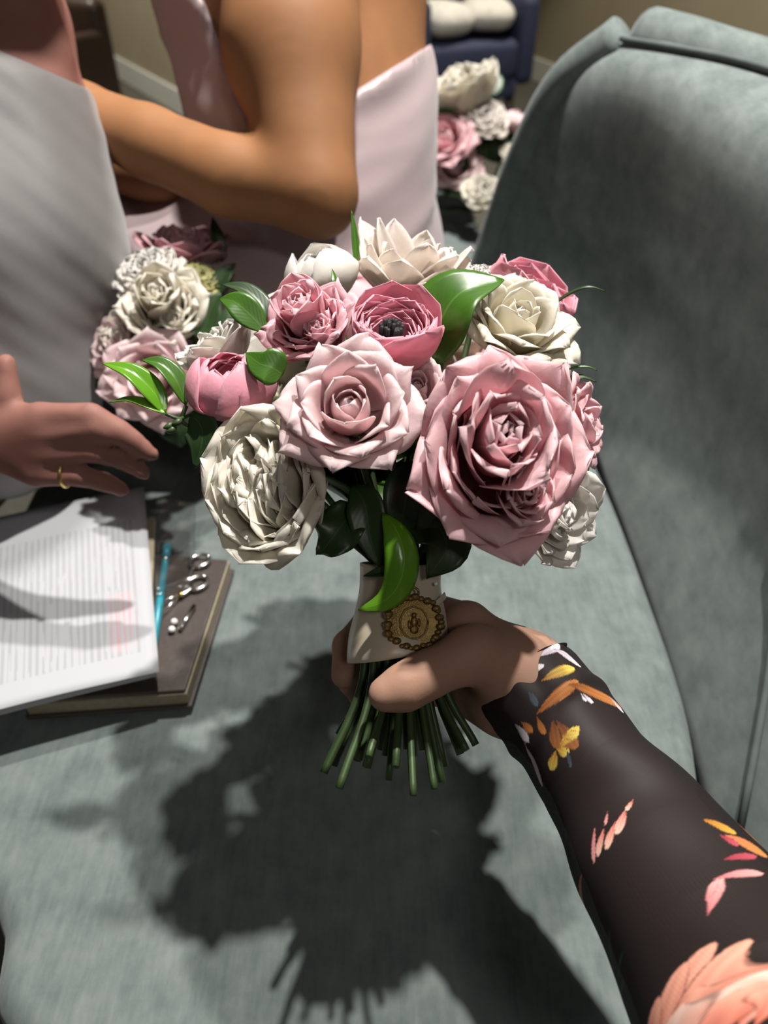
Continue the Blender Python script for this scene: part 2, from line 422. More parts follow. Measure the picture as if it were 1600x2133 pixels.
# ------------------------------------------------------------------ flowers
def keyed(v, keys):
    k = np.array(keys, float); t = np.linspace(0, 1, len(k))
    x = cat(np.c_[t, k], 60); return np.interp(v, x[:, 0], x[:, 1])
def petal(L, W, th, r0=0., rck=1.2, rcmin=.3, tip=0., side=0., ruf=0., wr=0., rng=None, nu=11, nv=14, z0=0., nfreq=5):
    """one petal grown from the flower axis (+Z); th = tilt keys in degrees from the axis, base to tip"""
    rng = rng or np.random
    v = np.linspace(0, 1, nv); t = np.radians(keyed(v, th)); ds = L / (nv - 1)
    r = r0 + np.concatenate([[0], np.cumsum(np.sin(t))[:-1]]) * ds
    z = z0 + np.concatenate([[0], np.cumsum(np.cos(t))[:-1]]) * ds
    w = W * (.28 + .72 * np.clip(v / .55, 0, 1) ** .8) * np.maximum(1 - v ** (5 - 2.6 * tip), 0) ** (.42 + .5 * tip)
    w[-1] = max(w[-1], W * .03)
    u = np.linspace(-1, 1, nu)
    rc = rck * np.maximum(np.abs(r), rcmin * W)
    S = u[None, :] * w[:, None]
    psi = S / rc[:, None] - np.radians(side) * np.sign(u) * (np.clip((np.abs(u) - .45) / .55, 0, 1) ** 1.5)[None, :] * np.clip(v * 1.6 - .4, 0, 1)[:, None]
    dsu = np.diff(S, axis=1); mid = (psi[:, 1:] + psi[:, :-1]) / 2
    tt = np.concatenate([np.zeros((nv, 1)), np.cumsum(np.cos(mid) * dsu, 1)], 1); tt -= tt[:, nu // 2:nu // 2 + 1]
    off = np.concatenate([np.zeros((nv, 1)), np.cumsum(np.sin(mid) * dsu, 1)], 1); off -= off[:, nu // 2:nu // 2 + 1]
    ph = rng.uniform(0, 6.28, 6)
    uu, vv = np.meshgrid(u, v)
    off = off + W * wr * vv * (np.sin(2.3 * uu + 3.1 * vv + ph[0]) + .7 * np.sin(4.1 * uu - 2 * vv + ph[1]) + .4 * np.sin(7.3 * uu + 5 * vv + ph[4]))
    off = off + W * ruf * (np.clip(vv, 0, 1) ** 3 * np.sin(nfreq * uu + ph[2]) + np.abs(uu) ** 3 * .6 * vv * np.sin(nfreq * 1.3 * vv * 2 + ph[3]))
    st, ct = np.sin(t)[:, None], np.cos(t)[:, None]
    R_ = r[:, None] - ct * off; Z_ = z[:, None] + st * off
    return np.stack([R_, tt, Z_], -1), uu, vv
def rotz(G, a):
    c, s = math.cos(a), math.sin(a)
    return np.stack([G[..., 0] * c - G[..., 1] * s, G[..., 0] * s + G[..., 1] * c, G[..., 2]], -1)
def lerp(a, b, f): return np.asarray(a) * (1 - f) + np.asarray(b) * f

def layers(kind, rng):
    """list of (petal kwargs, azimuth, z, core?) in units of flower radius, inner to outer"""
    out = []; GA = 2.39996
    def add(f, az, core, **k): out.append((k, az, core, f))
    if kind == 'classic':               # high-centred rose, outer petals rolled back to points
        n = 27
        for i in range(n):
            f = i / (n - 1); j = rng.uniform(-1, 1)
            if f < .3:
                g = f / .3
                add(f, i * GA, True, L=.60 + .30 * g, W=.26 + .30 * g, th=[28 + 28 * g, 12, -12 + 10 * g, -34 + 38 * g, -40 + 77 * g], r0=.05 + .20 * g, rck=1.05, tip=.45, side=10 + 20 * g, wr=.035, z0=.36 - .10 * g)
            else:
                g = (f - .3) / .7
                add(f, i * GA + j * .15, f < .42, L=.92 + .42 * g, W=.52 + .16 * g, th=[60 + 18 * g, 22 + 18 * g, 6 + 36 * g, 16 + 58 * g, 92 + 78 * g + 12 * j], r0=.25 - .08 * g, rck=1.25 + .8 * g, tip=.55 + .35 * rng.rand(), side=35 + 55 * g, wr=.03 + .02 * g, z0=.22 - .2 * g)
    elif kind == 'garden':              # big cupped rose with crowded quartered heart
        subs_ = [(-.06, .10, 1.9), (.25, -.36, 1.1)]
        for sx_, sy_, sc_ in subs_:
            for i in range(15):
                g = i / 14
                add(.12, i * GA + sx_ * 9, True, L=(.50 + .16 * g) * sc_, W=(.15 + .16 * g) * sc_, th=[14 + 30 * g, 8, -8 + 12 * g, -12 + 26 * g, 0 + 40 * g], r0=(.02 + .09 * g) * sc_, rck=1.1 + .3 * g, rcmin=.5, tip=.25 + .3 * rng.rand(), side=10 + 20 * g, wr=.07, ruf=.06, z0=.44 - .06 * g - .12 * (sc_ - 1), shift=(sx_, sy_, rng.uniform(-.04, .04)))
        n = 26
        for i in range(n):
            g = i / (n - 1); j = rng.uniform(-1, 1)
            add(.3 + .7 * g, i * GA + j * .2, g < .3, L=.78 + .5 * g, W=.42 + .24 * g, th=[60 + 18 * g, 22 + 18 * g, 2 + 24 * g, 0 + 50 * g + 10 * j, 15 + 115 * g + 25 * j], r0=.26 - .08 * g, rck=1.2 + .6 * g, tip=.3 + .55 * rng.rand(), side=15 + 60 * g, wr=.05, ruf=.04, z0=.22 - .22 * g)
    elif kind == 'ruffle':              # opened-flat garden rose, many narrow folded petals across the heart
        for i in range(22):
            a = rng.uniform(-.6, .6) + rng.choice([0, math.pi]); rr = .40 * ((i + rng.rand()) / 22)
            add(.1, a, True, L=.56 + .22 * rng.rand(), W=.30 + .22 * rng.rand(), th=[5, rng.uniform(-8, 12), rng.uniform(-14, 16), rng.uniform(-15, 75)], r0=rr, rck=1.8, rcmin=1.0, tip=.0, side=rng.uniform(-15, 30), wr=.085, ruf=.09, z0=.30, nfreq=5, shift=(0, rng.uniform(-.24, .24), 0), nu=15)
        n = 24
        for i in range(n):
            g = i / (n - 1); j = rng.uniform(-1, 1)
            add(.3 + .7 * g, i * GA + j * .2, g < .3, L=.82 + .46 * g, W=.44 + .30 * g, th=[66 + 14 * g, 36, 14 + 6 * g, 2 + 22 * g + 8 * j, 16 + 70 * g + 40 * j], r0=.26 - .08 * g, rck=1.2 + .3 * g, tip=.15 + .5 * rng.rand(), side=10 + 55 * g, wr=.05, ruf=.05, z0=.20 - .20 * g)
    elif kind == 'ranunculus':          # cup of many thin overlapping papery petals
        n = 46
        for i in range(n):
            g = i / (n - 1); j = rng.uniform(-1, 1)
            add(g, i * GA + j * .3, g < .62, L=.62 + .85 * g - (.42 * rng.rand() if g > .55 else 0), W=.34 + .34 * g, th=[78, 62 - 8 * g, 18 + 8 * g, -8 + 12 * g, -26 + 34 * g + 8 * j], r0=.02 + .0 * g, rck=1.04 + .06 * g, tip=0, side=0, wr=.014, ruf=.018, z0=.16 * (1 - g), nfreq=6)
    elif kind == 'bud':                 # closed round bud
        n = 20
        for i in range(n):
            g = i / (n - 1); j = rng.uniform(-1, 1)
            add(g, i * GA + j * .2, g < .35, L=1.35 + .45 * g - (.55 * rng.rand() if g > .45 else 0), W=.50 + .28 * g, th=[82, 60, 10 + 4 * g, -42 + 6 * g, -84 + 22 * g + 8 * j], r0=.02, rck=1.03 + .05 * g, tip=.1, side=0, wr=.012, ruf=.012, z0=.05 * (1 - g))
    elif kind == 'peony':               # loose open cup with upright petals
        for i in range(16):
            a = rng.uniform(0, 6.28)
            add(.1, a, True, L=.6 + .3 * rng.rand(), W=.2 + .15 * rng.rand(), th=[15, rng.uniform(-10, 20), rng.uniform(-15, 25), rng.uniform(-20, 30)], r0=.25 * rng.rand(), rck=1.4, rcmin=.9, tip=.2, wr=.06, ruf=.08, z0=.2)
        n = 20
        for i in range(n):
            g = i / (n - 1); j = rng.uniform(-1, 1)
            add(.3 + .7 * g, i * GA + j * .3, g < .25, L=.95 + .4 * g, W=.40 + .20 * g, th=[62 + 16 * g, 36 + 12 * g, 16 + 22 * g, 12 + 36 * g + 10 * j, 20 + 55 * g + 20 * j], r0=.1, rck=1.5 + g, tip=.2 + .4 * rng.rand(), side=8 + 25 * g, wr=.04, ruf=.05, z0=.1 * (1 - g))
    elif kind == 'loose':               # wide open, long separate petals standing up in a fan
        n = 24
        for i in range(n):
            g = i / (n - 1); j = rng.uniform(-1, 1)
            add(.3 + .7 * g, i * GA + j * .3, g < .25, L=1.0 + .25 * g + .18 * j, W=.30 + .18 * g, th=[48 + 20 * g, 30 + 20 * g, 14 + 30 * g, 8 + 38 * g + 14 * j, 6 + 46 * g + 30 * j], r0=.06, rck=1.6 + g, tip=.35 + .4 * rng.rand(), side=5 + 20 * g, wr=.05, ruf=.05, z0=.1 * (1 - g))
    elif kind == 'carnation':
        for i in range(44):
            g = i / 43; j = rng.uniform(-1, 1)
            add(g, i * GA, g < .45, L=.8 + .3 * g, W=.26 + .12 * g, th=[20 + 50 * g, 5 + 45 * g, 5 + 55 * g, 15 + 70 * g + 15 * j], r0=.02, rck=2, rcmin=1., tip=0, wr=.06, ruf=.16, z0=.1 * (1 - g), nfreq=11)
    return out

def rot_to(axis, spin):
    z = Vector(axis).normalized(); q = Vector((0, 0, 1)).rotation_difference(z)
    return q.to_matrix().to_4x4() @ Matrix.Rotation(spin, 4, 'Z')
def flower(parent, name, label, kind, center, axis, R, col, seed, spin=0., sub=True, hgt=.55, thick=.0005, stamens=False, squash=(1, 1, 1), keep=1.0):
    """part (core mesh) under parent, outer petals as sub-parts. col = (base, mid, edge)"""
    rng = np.random.RandomState(seed)
    axis = nrm(np.asarray(axis, float))
    base = np.asarray(center) - axis * R * hgt
    core, ccol, subs = [], [], []
    for k, az, is_core, f in layers(kind, rng):
        if rng.rand() > keep and f > .9: continue
        shift = np.array(k.pop('shift', (0, 0, 0)))
        G, uu, vv = petal(rng=rng, **k)
        G = rotz(rotz(G, az) + shift, spin) * R * np.array(squash)
        jit = 1 + rng.uniform(-.05, .05)
        ca, cb, cc = (np.array(x) for x in col)
        ed = np.clip(np.maximum(vv ** 2, np.abs(uu) ** 3 * .9), 0, 1)[..., None]
        m = np.clip(vv * 1.5, 0, 1)[..., None]
        c = (ca * (1 - m) + cb * m) * (1 - ed) + cc * ed
        c = np.clip(c * jit, 0, .95)
        V, F = sheet(G, thick)
        cl = np.c_[np.vstack([c.reshape(-1, 3)] * 2), np.ones(2 * c.shape[0] * c.shape[1])]
        if is_core or not sub: core.append((V, F)); ccol.append(cl)
        else: subs.append((V, F, cl))
    # receptacle so that the heart is closed underneath
    a = np.linspace(0, 1, 8); prof = np.c_[.30 * np.sin(a * np.pi * .5) ** .7 * (1 - .55 * a ** 3), -.10 + .34 * a] * R
    th = np.linspace(0, 2 * np.pi, 14, endpoint=False)
    V = np.stack([prof[:, :1] * np.cos(th), prof[:, :1] * np.sin(th), np.repeat(prof[:, 1:], 14, 1)], -1).reshape(-1, 3)
    core.append((V, grid_faces(8, 14, wrap=True))); ccol.append(np.c_[np.tile(np.array(col[0]) * .8, (len(V), 1)), np.ones(len(V))])
    V, F = merge(core)
    o = mesh_obj(name, V, F, M['petal'], None, col=np.vstack(ccol))
    o.parent = parent; bpy.context.view_layer.update()
    mw = Matrix.Translation(Vector(base)) @ rot_to(axis, 0)
    o.matrix_basis = parent.matrix_world.inverted() @ mw if parent else mw
    if label: o['label'] = label
    for V, F, cl in subs:
        s = mesh_obj('petal', V, F, M['petal'], None, col=cl); s.parent = o
    if stamens:
        parts = []
        for i in range(22):
            a = rng.uniform(0, 6.28); rr = R * .13 * math.sqrt(rng.rand()); p = np.array([rr * math.cos(a), rr * math.sin(a), R * .3])
            parts.append(tube([p, p * np.array([1.3, 1.3, 1]) + [0, 0, R * .42]], [R * .012, R * .03], 6))
        s = mesh_obj('stamens', *merge(parts), M['pollen'], None); s.parent = o; s['label'] = 'dark stamens in the open heart'
    return o, base
def leaf(parent, pts, w, normal, mat='leaf', fold=18, curl=0, wave=0, thick=.0006, name='leaf', label=None, pw=.75, nv=18, nu=9, peak=.42):
    path = cat(pts, nv); T, N, B = frames(path, ref=normal)
    v = np.linspace(0, 1, nv)
    wd = w * np.where(v < peak, np.sin(v / peak * np.pi / 2) ** pw, np.cos((v - peak) / (1 - peak) * np.pi / 2) ** .85)
    wd = np.maximum(wd, w * .02)
    u = np.linspace(-1, 1, nu)
    fa = math.radians(fold)
    s = u[None] * wd[:, None]
    lift = np.abs(s) * math.sin(fa) - curl * (s ** 2) / w + wave * w * np.sin(v * 14)[:, None] * np.abs(u)[None] ** 2 * np.sign(u)[None]
    G = path[:, None] + B[:, None] * (s * math.cos(fa))[..., None] + N[:, None] * lift[..., None]
    V, F = sheet(G, thick)
    uu, vv = np.meshgrid((u + 1) / 2, v); uv = np.c_[uu.ravel(), vv.ravel()]
    o = mesh_obj(name, V, F, M[mat], parent, uv=np.vstack([uv, uv]))
    if label: o['label'] = label
    return o

# palettes (base, mid, edge)
WHITE = ((.84, .82, .66), (.88, .86, .78), (.92, .90, .86))
CREAM = ((.84, .79, .58), (.88, .84, .70), (.91, .88, .79))
IVORYPK = ((.86, .78, .66), (.89, .82, .74), (.92, .87, .82))
BLUSH = ((.86, .52, .53), (.90, .66, .67), (.94, .79, .80))
PINK = ((.88, .42, .48), (.92, .53, .58), (.95, .70, .73))
HOT = ((.90, .46, .54), (.90, .34, .46), (.95, .54, .63))
MID = ((.90, .48, .55), (.92, .47, .55), (.95, .66, .71))

bq = tag(empty('bouquet', P(835, 1300, .455)), 'round bouquet of pink and white roses held upright in the centre', 'bouquet')
KH = 1.09                               # handle and hand sit this much deeper than the front roses
def PH(px, py, d): return P(px, py, d * KH)
BIND = PH(835, 1240, .462)
heads = []
def fl(name, label, kind, px, py, d, ax, rpx, col, seed, **k):
    R = rpx * d / FPX
    o, base = flower(bq, name, label, kind, P(px, py, d), Dv(*ax), R, col, seed, **k)
    heads.append((base, Dv(*ax))); return o
fl('rose', 'pale blush rose with pointed rolled-back petals at the front', 'classic', 728, 850, .425, (-.02, .24, .96), 142, BLUSH, 11, hgt=.62, spin=.4)
fl('garden_rose', 'large pink garden rose with crowded heart at front right', 'garden', 1036, 948, .425, (.08, .08, .98), 202, PINK, 23, hgt=.55, squash=(.92, 1.12, 1))
fl('garden_rose', 'cream garden rose with many folded petals at lower left', 'ruffle', 566, 1012, .455, (-.36, .14, .9), 174, CREAM, 31, hgt=.6, spin=.2, squash=(.88, 1.12, 1))
fl('ranunculus', 'hot pink ranunculus cup with dark heart at top centre', 'ranunculus', 818, 672, .458, (.10, .66, .74), 150, HOT, 41, hgt=.75, stamens=True)
fl('spray_rose', 'pink ruffled spray rose beside the top ranunculus', 'garden', 648, 680, .482, (-.25, .45, .85), 106, MID, 52, hgt=.6)
fl('ranunculus', 'pink closed ranunculus bud at the left edge', 'bud', 475, 772, .472, (-.12, .74, .6), 134, HOT, 61, hgt=.8)
fl('rose', 'white rose half hidden behind the pink bud', 'peony', 452, 722, .52, (-.45, .75, .35), 94, WHITE, 66, hgt=.6)
fl('ranunculus', 'white closed round bud at the top left', 'bud', 664, 548, .54, (-.35, .85, .4), 108, WHITE, 71, hgt=.8)
fl('peony', 'white loose-petalled flower at the top', 'loose', 852, 560, .56, (.12, .80, .58), 146, IVORYPK, 81, hgt=.55)
fl('rose', 'creamy white rose with rolled outer petals at upper right', 'classic', 1075, 672, .49, (.24, .52, .80), 124, CREAM, 93, hgt=.6)
fl('ranunculus', 'hot pink ranunculus leaning right at the back', 'ranunculus', 1112, 606, .535, (.45, .70, .54), 150, HOT, 101, hgt=.75)
fl('rose', 'pink rose facing right at the right edge', 'classic', 1200, 885, .49, (.86, .05, .5), 100, PINK, 113, hgt=.6)
fl('lisianthus', 'white ruffled flower under the large pink rose', 'peony', 1150, 1066, .478, (.55, -.22, .8), 114, WHITE, 121, hgt=.5)
fl('carnation', 'small white frilled flower behind the dark leaf', 'carnation', 1010, 575, .53, (.1, .8, .6), 56, WHITE, 131, hgt=.6)
for k_, (px_, py_, d_, ax_, r_, c_) in enumerate(((610, 740, .59, (-.5, .2, -.7), 118, WHITE), (770, 700, .63, (-.1, .3, -.9), 130, PINK), (930, 710, .63, (.1, .3, -.9), 130, CREAM),
        (1070, 760, .60, (.5, .1, -.85), 105, BLUSH), (690, 850, .62, (-.4, -.1, -.9), 120, PINK), (860, 860, .65, (0, -.1, -1), 130, WHITE), (1020, 880, .62, (.5, -.1, -.85), 115, PINK), (540, 830, .57, (-.8, .0, -.6), 90, CREAM))):
    fl('rose', 'rose on the far side of the bouquet', 'peony', px_, py_, d_, ax_, r_, c_, 400 + k_, hgt=.5, sub=False)
fl('spray_rose', 'pale pink small rose tucked between the two large roses', 'classic', 866, 815, .475, (.05, .4, .9), 74, BLUSH, 141, hgt=.5)

# leaves of the bouquet
def L(pts, wpx, ax, mat='leaf', **k):
    P3 = [P(*p) for p in pts]; d = np.mean([p[2] for p in pts])
    return leaf(bq, P3, wpx * d / FPX, Dv(*ax), mat, **k)
L([(905, 765, .485), (915, 680, .475), (960, 610, .47), (1050, 583, .475)], 78, (-.25, .45, .85), 'leaf', fold=12, label='broad dark leaf over the top ranunculus')
L([(345, 862, .47), (318, 815, .468), (272, 775, .466), (214, 757, .466)], 27, (.1, .6, .8), 'leaf_bright', fold=14)
L([(388, 845, .472), (368, 795, .47), (335, 760, .47), (296, 750, .472)], 25, (.4, .5, .8), 'leaf', fold=20)
L([(345, 862, .468), (310, 845, .468), (270, 832, .468), (228, 838, .47)], 14, (.0, .8, .6), 'leaf_bright', fold=10)
L([(398, 862, .475), (420, 890, .47), (420, 930, .468), (405, 975, .47)], 40, (-.3, .1, .9), 'leaf_dark', fold=8)
L([(555, 692, .48), (520, 655, .478), (490, 630, .478), (458, 622, .482)], 32, (-.1, .3, .95), 'leaf', fold=8)
L([(560, 680, .49), (545, 640, .49), (510, 605, .495), (462, 592, .50)], 26, (.3, .5, .8), 'leaf_dark', fold=18)
L([(590, 780, .455), (565, 765, .452), (540, 757, .452), (512, 735, .456)], 40, (-.1, .1, .98), 'leaf', fold=6, pw=.4, peak=.3)
L([(742, 560, .54), (741, 520, .54), (738, 480, .54), (732, 438, .54)], 8, (.2, .1, 1), 'leaf', fold=20)
L([(702, 610, .50), (700, 598, .50), (697, 582, .50), (692, 560, .505)], 9, (.0, .1, 1), 'leaf', fold=10)
L([(1145, 642, .50), (1185, 615, .495), (1225, 600, .49), (1262, 607, .49)], 9, (.1, .8, .5), 'leaf_dark', fold=25)
L([(1170, 775, .49), (1200, 766, .488), (1225, 765, .487), (1244, 772, .487)], 4, (.1, .8, .5), 'leaf', fold=25)
L([(1160, 805, .49), (1190, 792, .488), (1215, 788, .487), (1243, 796, .487)], 13, (.1, .8, .5), 'leaf_dark', fold=20)
L([(797, 1068, .46), (826, 1105, .450), (842, 1160, .447), (832, 1215, .447), (800, 1252, .449), (746, 1271, .452)], 38, (.25, .3, .9), 'leaf_bright', fold=-10, curl=.25, label='bright glossy curled leaf over the ribbon')
L([(850, 1180, .475), (825, 1185, .465), (795, 1192, .462), (757, 1200, .465)], 17, (.1, .6, .8), 'leaf_dark', fold=20)
L([(860, 1060, .48), (905, 1090, .468), (930, 1140, .462), (890, 1205, .465)], 62, (.2, .1, .95), 'leaf_dark', fold=10, wave=.12, pw=.45)
L([(745, 1060, .48), (715, 1090, .47), (690, 1125, .468), (665, 1155, .472)], 52, (-.2, .1, .95), 'leaf_dark', fold=8, wave=.22, pw=.45)
L([(735, 1010, .475), (760, 1050, .468), (770, 1110, .466), (790, 1180, .468)], 42, (-.2, .1, .95), 'leaf_dark', fold=14)
L([(850, 960, .475), (850, 1010, .468), (840, 1070, .466), (830, 1120, .47)], 50, (.0, .1, .98), 'leaf_dark', fold=10)
L([(930, 990, .475), (920, 1040, .47), (895, 1090, .466), (870, 1120, .468)], 40, (.3, .1, .95), 'leaf_dark', fold=12)
rg = np.random.RandomState(5)
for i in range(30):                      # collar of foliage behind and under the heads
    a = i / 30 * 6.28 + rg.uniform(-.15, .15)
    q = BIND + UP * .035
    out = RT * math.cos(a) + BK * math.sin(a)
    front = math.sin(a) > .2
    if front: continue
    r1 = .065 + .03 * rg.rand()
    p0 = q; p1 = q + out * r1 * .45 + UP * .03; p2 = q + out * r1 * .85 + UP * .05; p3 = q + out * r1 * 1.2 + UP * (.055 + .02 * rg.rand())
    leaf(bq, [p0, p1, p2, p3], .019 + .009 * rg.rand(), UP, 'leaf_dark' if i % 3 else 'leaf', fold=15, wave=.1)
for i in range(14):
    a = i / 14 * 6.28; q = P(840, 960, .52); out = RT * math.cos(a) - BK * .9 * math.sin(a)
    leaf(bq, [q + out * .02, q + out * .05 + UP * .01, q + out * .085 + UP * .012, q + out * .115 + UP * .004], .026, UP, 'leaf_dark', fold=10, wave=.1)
mesh_obj('sprig_stem', *tube(cat([P(395, 865, .478), P(372, 872, .47), P(345, 862, .468)], 8), .0012, 6), M['stem'], bq)
mesh_obj('sprig_stem', *tube(cat([P(388, 845, .472), P(380, 880, .474), P(430, 900, .48), P(560, 960, .49)], 10), .0014, 6), M['stem'], bq)
for i, (bx_, by_) in enumerate(((366, 888), (378, 872), (360, 880))):
    mesh_obj('green_bud', *tube(cat([P(bx_, by_, .468), P(bx_ - 8, by_ + 8, .466), P(bx_ - 20, by_ + 12, .465)], 6), [.0006, .0018, .0022, .0020, .0014, .0004], 8), M['stem'], bq)
# stems: from every head to the binding point, then spreading below the hand
rg = np.random.RandomState(9)
for i, (b, ax) in enumerate(heads + heads[:13]):
    a = i * 2.4; rr = .0232 * math.sqrt((i + .5) / 28)
    o1 = RT * math.cos(a) * rr + BK * math.sin(a) * rr
    low = PH(835, 1420, .445) + o1 * 1.05
    spread = o1 * 1.9
    tip_ = PH(828, 1530 + 75 * rg.rand() + (30 if i % 5 == 0 else 0), .433) + spread
    pts = [low * .5 + (BIND + o1) * .5 if i >= len(heads) else b, BIND + o1, low, tip_]
    if i >= len(heads): pts = pts[1:]
    else: pts = [b, b - ax * .012 * .6 + (BIND - b) * .25, BIND + o1, low, tip_]
    mesh_obj('stem', *tube(cat(pts, 20), .0021 + .0008 * rg.rand(), 7), M['stem'], bq)
# ribbon wrap
n, m = 16, 48
V = []
rows = [(1172, .0245), (1190, .0243), (1225, .0243), (1265, .0262), (1310, .0288), (1345, .0292), (1362, .0280)]
rowc = cat([(r[0], r[1], 0) for r in rows], n)
for i, (py, r, _) in enumerate(rowc):
    d = .462 - (py - 1170) * .00009
    cx = 835 - (py - 1170) * .06
    for j in range(m):
        a = 2 * math.pi * j / m
        f = i / (n - 1)
        rr = r * KH * (1 + .025 * math.sin(3 * a + f * 3) + .018 * math.sin(7 * a - f * 6) * f)
        drop = f * (.006 * math.cos(a - 3.6))
        V.append(PH(cx, py, d) + RT * math.cos(a) * rr + BK * math.sin(a) * rr * .95 - UP * drop)
rb = mesh_obj('ribbon_wrap', V, grid_faces(n, m, wrap=True), M['ribbon'], bq); rb['label'] = 'ivory satin ribbon wrapped round the stems'
sm = rb.modifiers.new('thick', 'SOLIDIFY'); sm.thickness = .0008
V = []                                    # overlapping slanted edge of the ribbon
for i in range(20):
    f = i / 19; a = math.pi * (.75 - .6 * f)
    c = PH(832, 1285 + 60 * (1 - f) - 30, .452); rr = .0324
    p = PH(835 - (1240 + 90 * (1 - f) - 1170) * .06, 1235 + 95 * (1 - f), .456) + RT * math.cos(a) * rr + BK * math.sin(a) * rr * .95
    V.append(p)
mesh_obj('ribbon_fold', *tube(np.array(V), .0010, 8, sx=2.5, sy=.6), M['ribbon'], bq)

# ------------------------------------------------------------------ brooch pinned on the ribbon
bc = PH(862, 1297, .4235); bN = Dv(.18, .12, .97); bX = nrm(np.cross(UP, bN)); bY = np.cross(bN, bX)
br = tag(empty('brooch', bc), 'oval antique gold brooch with beaded rim pinned to the ribbon', 'brooch')
th = np.linspace(0, 2 * np.pi, 41)[:-1]
RX, RY = .0170, .0152
ell = lambda s, h: bc + bX * (np.cos(th) * RX * s)[:, None] + bY * (np.sin(th) * RY * s)[:, None] + bN * h if False else np.array([bc + bX * math.cos(t) * RX * s + bY * math.sin(t) * RY * s + bN * h for t in th])
V = np.vstack([ell(1, -.002), ell(1, .0005), ell(.9, .0008), ell(.8, .0), ell(.4, .0006), ell(.02, .0008)])
mesh_obj('disc', V, grid_faces(6, 40, wrap=True), M['gold'], br)
def blob(c, r, sx=1, sy=1, sz=1, m=8):
    V = []; 
    for i in range(m + 1):
        a = math.pi * i / m
        for j in range(10):
            b = 2 * math.pi * j / 10
            V.append(c + bX * r * sx * math.sin(a) * math.cos(b) + bY * r * sy * math.sin(a) * math.sin(b) + bN * r * sz * math.cos(a))
    return np.array(V), grid_faces(m + 1, 10, wrap=True)
rim = []
for i in range(30):
    t = 2 * math.pi * i / 30
    c = bc + bX * math.cos(t) * RX * .99 + bY * math.sin(t) * RY * .99 + bN * .001
    rim.append(blob(c + bX * .0007 * math.sin(i * 5.1) + bY * .0007 * math.sin(i * 3.7), .0017 + .0006 * (i % 2), 1.3, 1, .9, 6))
mesh_obj('beaded_rim', *merge(rim), M['gold'], br)
mesh_obj('inner_ring', *tube(np.array([bc + bX * math.cos(t) * RX * .5 + bY * math.sin(t) * RY * .62 + bN * .001 for t in np.linspace(0, 6.283, 40)]), .0006, 6), M['gold'], br)
rel = [blob(bc + bY * .0045 + bN * .0012, .0017), blob(bc + bY * .0005 + bN * .001, .003, .7, 1.2, .5), blob(bc - bY * .004 + bN * .001, .003, .9, .9, .4),
       blob(bc + bX * .003 + bN * .001, .0018, .6, 1.5, .5), blob(bc - bX * .003 - bY * .001 + bN * .001, .0018, .6, 1.5, .5)]
mesh_obj('relief_figure', *merge(rel), M['gold'], br)
loopc = bc + bY * (RY + .003)
mesh_obj('hanger', *tube(np.array([loopc + bX * math.cos(t) * .0035 + bY * math.sin(t) * .0028 for t in np.linspace(0, 6.283, 24)]), .0008, 6), M['gold'], br)
mesh_obj('pearl', *blob(loopc + bY * .0035 - bX * .001 + bN * .001, .0017), M['pearl'], br)
mesh_obj('pearl', *blob(PH(908, 1216, .437), .0012), M['pearl'], br)

# ------------------------------------------------------------------ person holding the bouquet: hand, forearm, sleeve
holder = tag(empty('person', P(1100, 1440, .44)), 'person in sheer black floral sleeve whose hand grips the bouquet', 'person')
wr = PH(1105, 1432, .443); fa1 = PH(1240, 1600, .415); fa2 = PH(1360, 1780, .38); fa3 = PH(1500, 1995, .335); fa4 = PH(1640, 2210, .29); fa5 = PH(1830, 2490, .235)
SN, SM = 460, 300
spath = cat([wr + (wr - fa1) * .10, wr, fa1, fa2, fa3, fa4, fa5], SN)
sr = np.interp(np.linspace(0, 6, SN), [0, .4, 1, 1.5, 2, 3, 4, 5, 6], [.0320, .0340, .0352, .0340, .0352, .0445, .0515, .0560, .0570])
def hand_f(p):
    d = chain(p, [spath[q] for q in range(40, 445, 36)], [sr[q] - .0052 for q in range(40, 445, 36)], .002)
    d = smin(d, cone(p, wr, spath[40], .0275, .0285), .008)
    # palm
    kn = [PH(975, 1300, .452), PH(955, 1345, .478), PH(958, 1400, .492), PH(972, 1450, .497)]
    d = smin(d, cone(p, PH(1075, 1400, .442), kn[0], 0.0213, 0.0147), .016)
    d = smin(d, cone(p, PH(1075, 1420, .452), kn[1], 0.0218, 0.0147), .016)
    d = smin(d, cone(p, PH(1075, 1445, .458), kn[2], 0.0213, 0.0142), .016)
    d = smin(d, cone(p, PH(1065, 1460, .458), kn[3], 0.0202, 0.0136), .016)
    d = smin(d, cone(p, PH(1030, 1472, .450), PH(985, 1455, .468), .0140, .0120), .012)
    # thumb with its thick base
    d = smin(d, chain(p, [PH(1065, 1400, .435), PH(985, 1362, .422)], [0.0191, 0.0163], .01), .014)
    d = smin(d, chain(p, [PH(985, 1362, .422), PH(885, 1408, .408), PH(842, 1432, .4035), PH(803, 1446, .401)], [0.0163, 0.0133, 0.0129, 0.0102], .006), .008)
    # fingers round the back of the handle
    fs = [([kn[0], PH(880, 1262, .503), PH(770, 1290, .505), PH(722, 1345, .485), PH(716, 1408, .468)], [0.0136, 0.0114, 0.0104, 0.0096, 0.0085]),
          ([kn[1], PH(870, 1320, .512), PH(765, 1335, .510), PH(735, 1380, .492), PH(730, 1425, .478)], [0.0136, 0.0114, 0.0104, 0.0096, 0.0083]),
          ([kn[2], PH(880, 1385, .515), PH(780, 1400, .512), PH(748, 1430, .495), PH(752, 1455, .48)], [0.0131, 0.0109, 0.0100, 0.0093, 0.0081]),
          ([kn[3], PH(900, 1440, .510), PH(820, 1455, .508), PH(790, 1470, .496), PH(790, 1480, .486)], [0.0120, 0.0098, 0.0089, 0.0085, 0.0076])]
    for pts, rs in fs: d = smin(d, chain(p, pts, rs, .004), .0045)
    return d
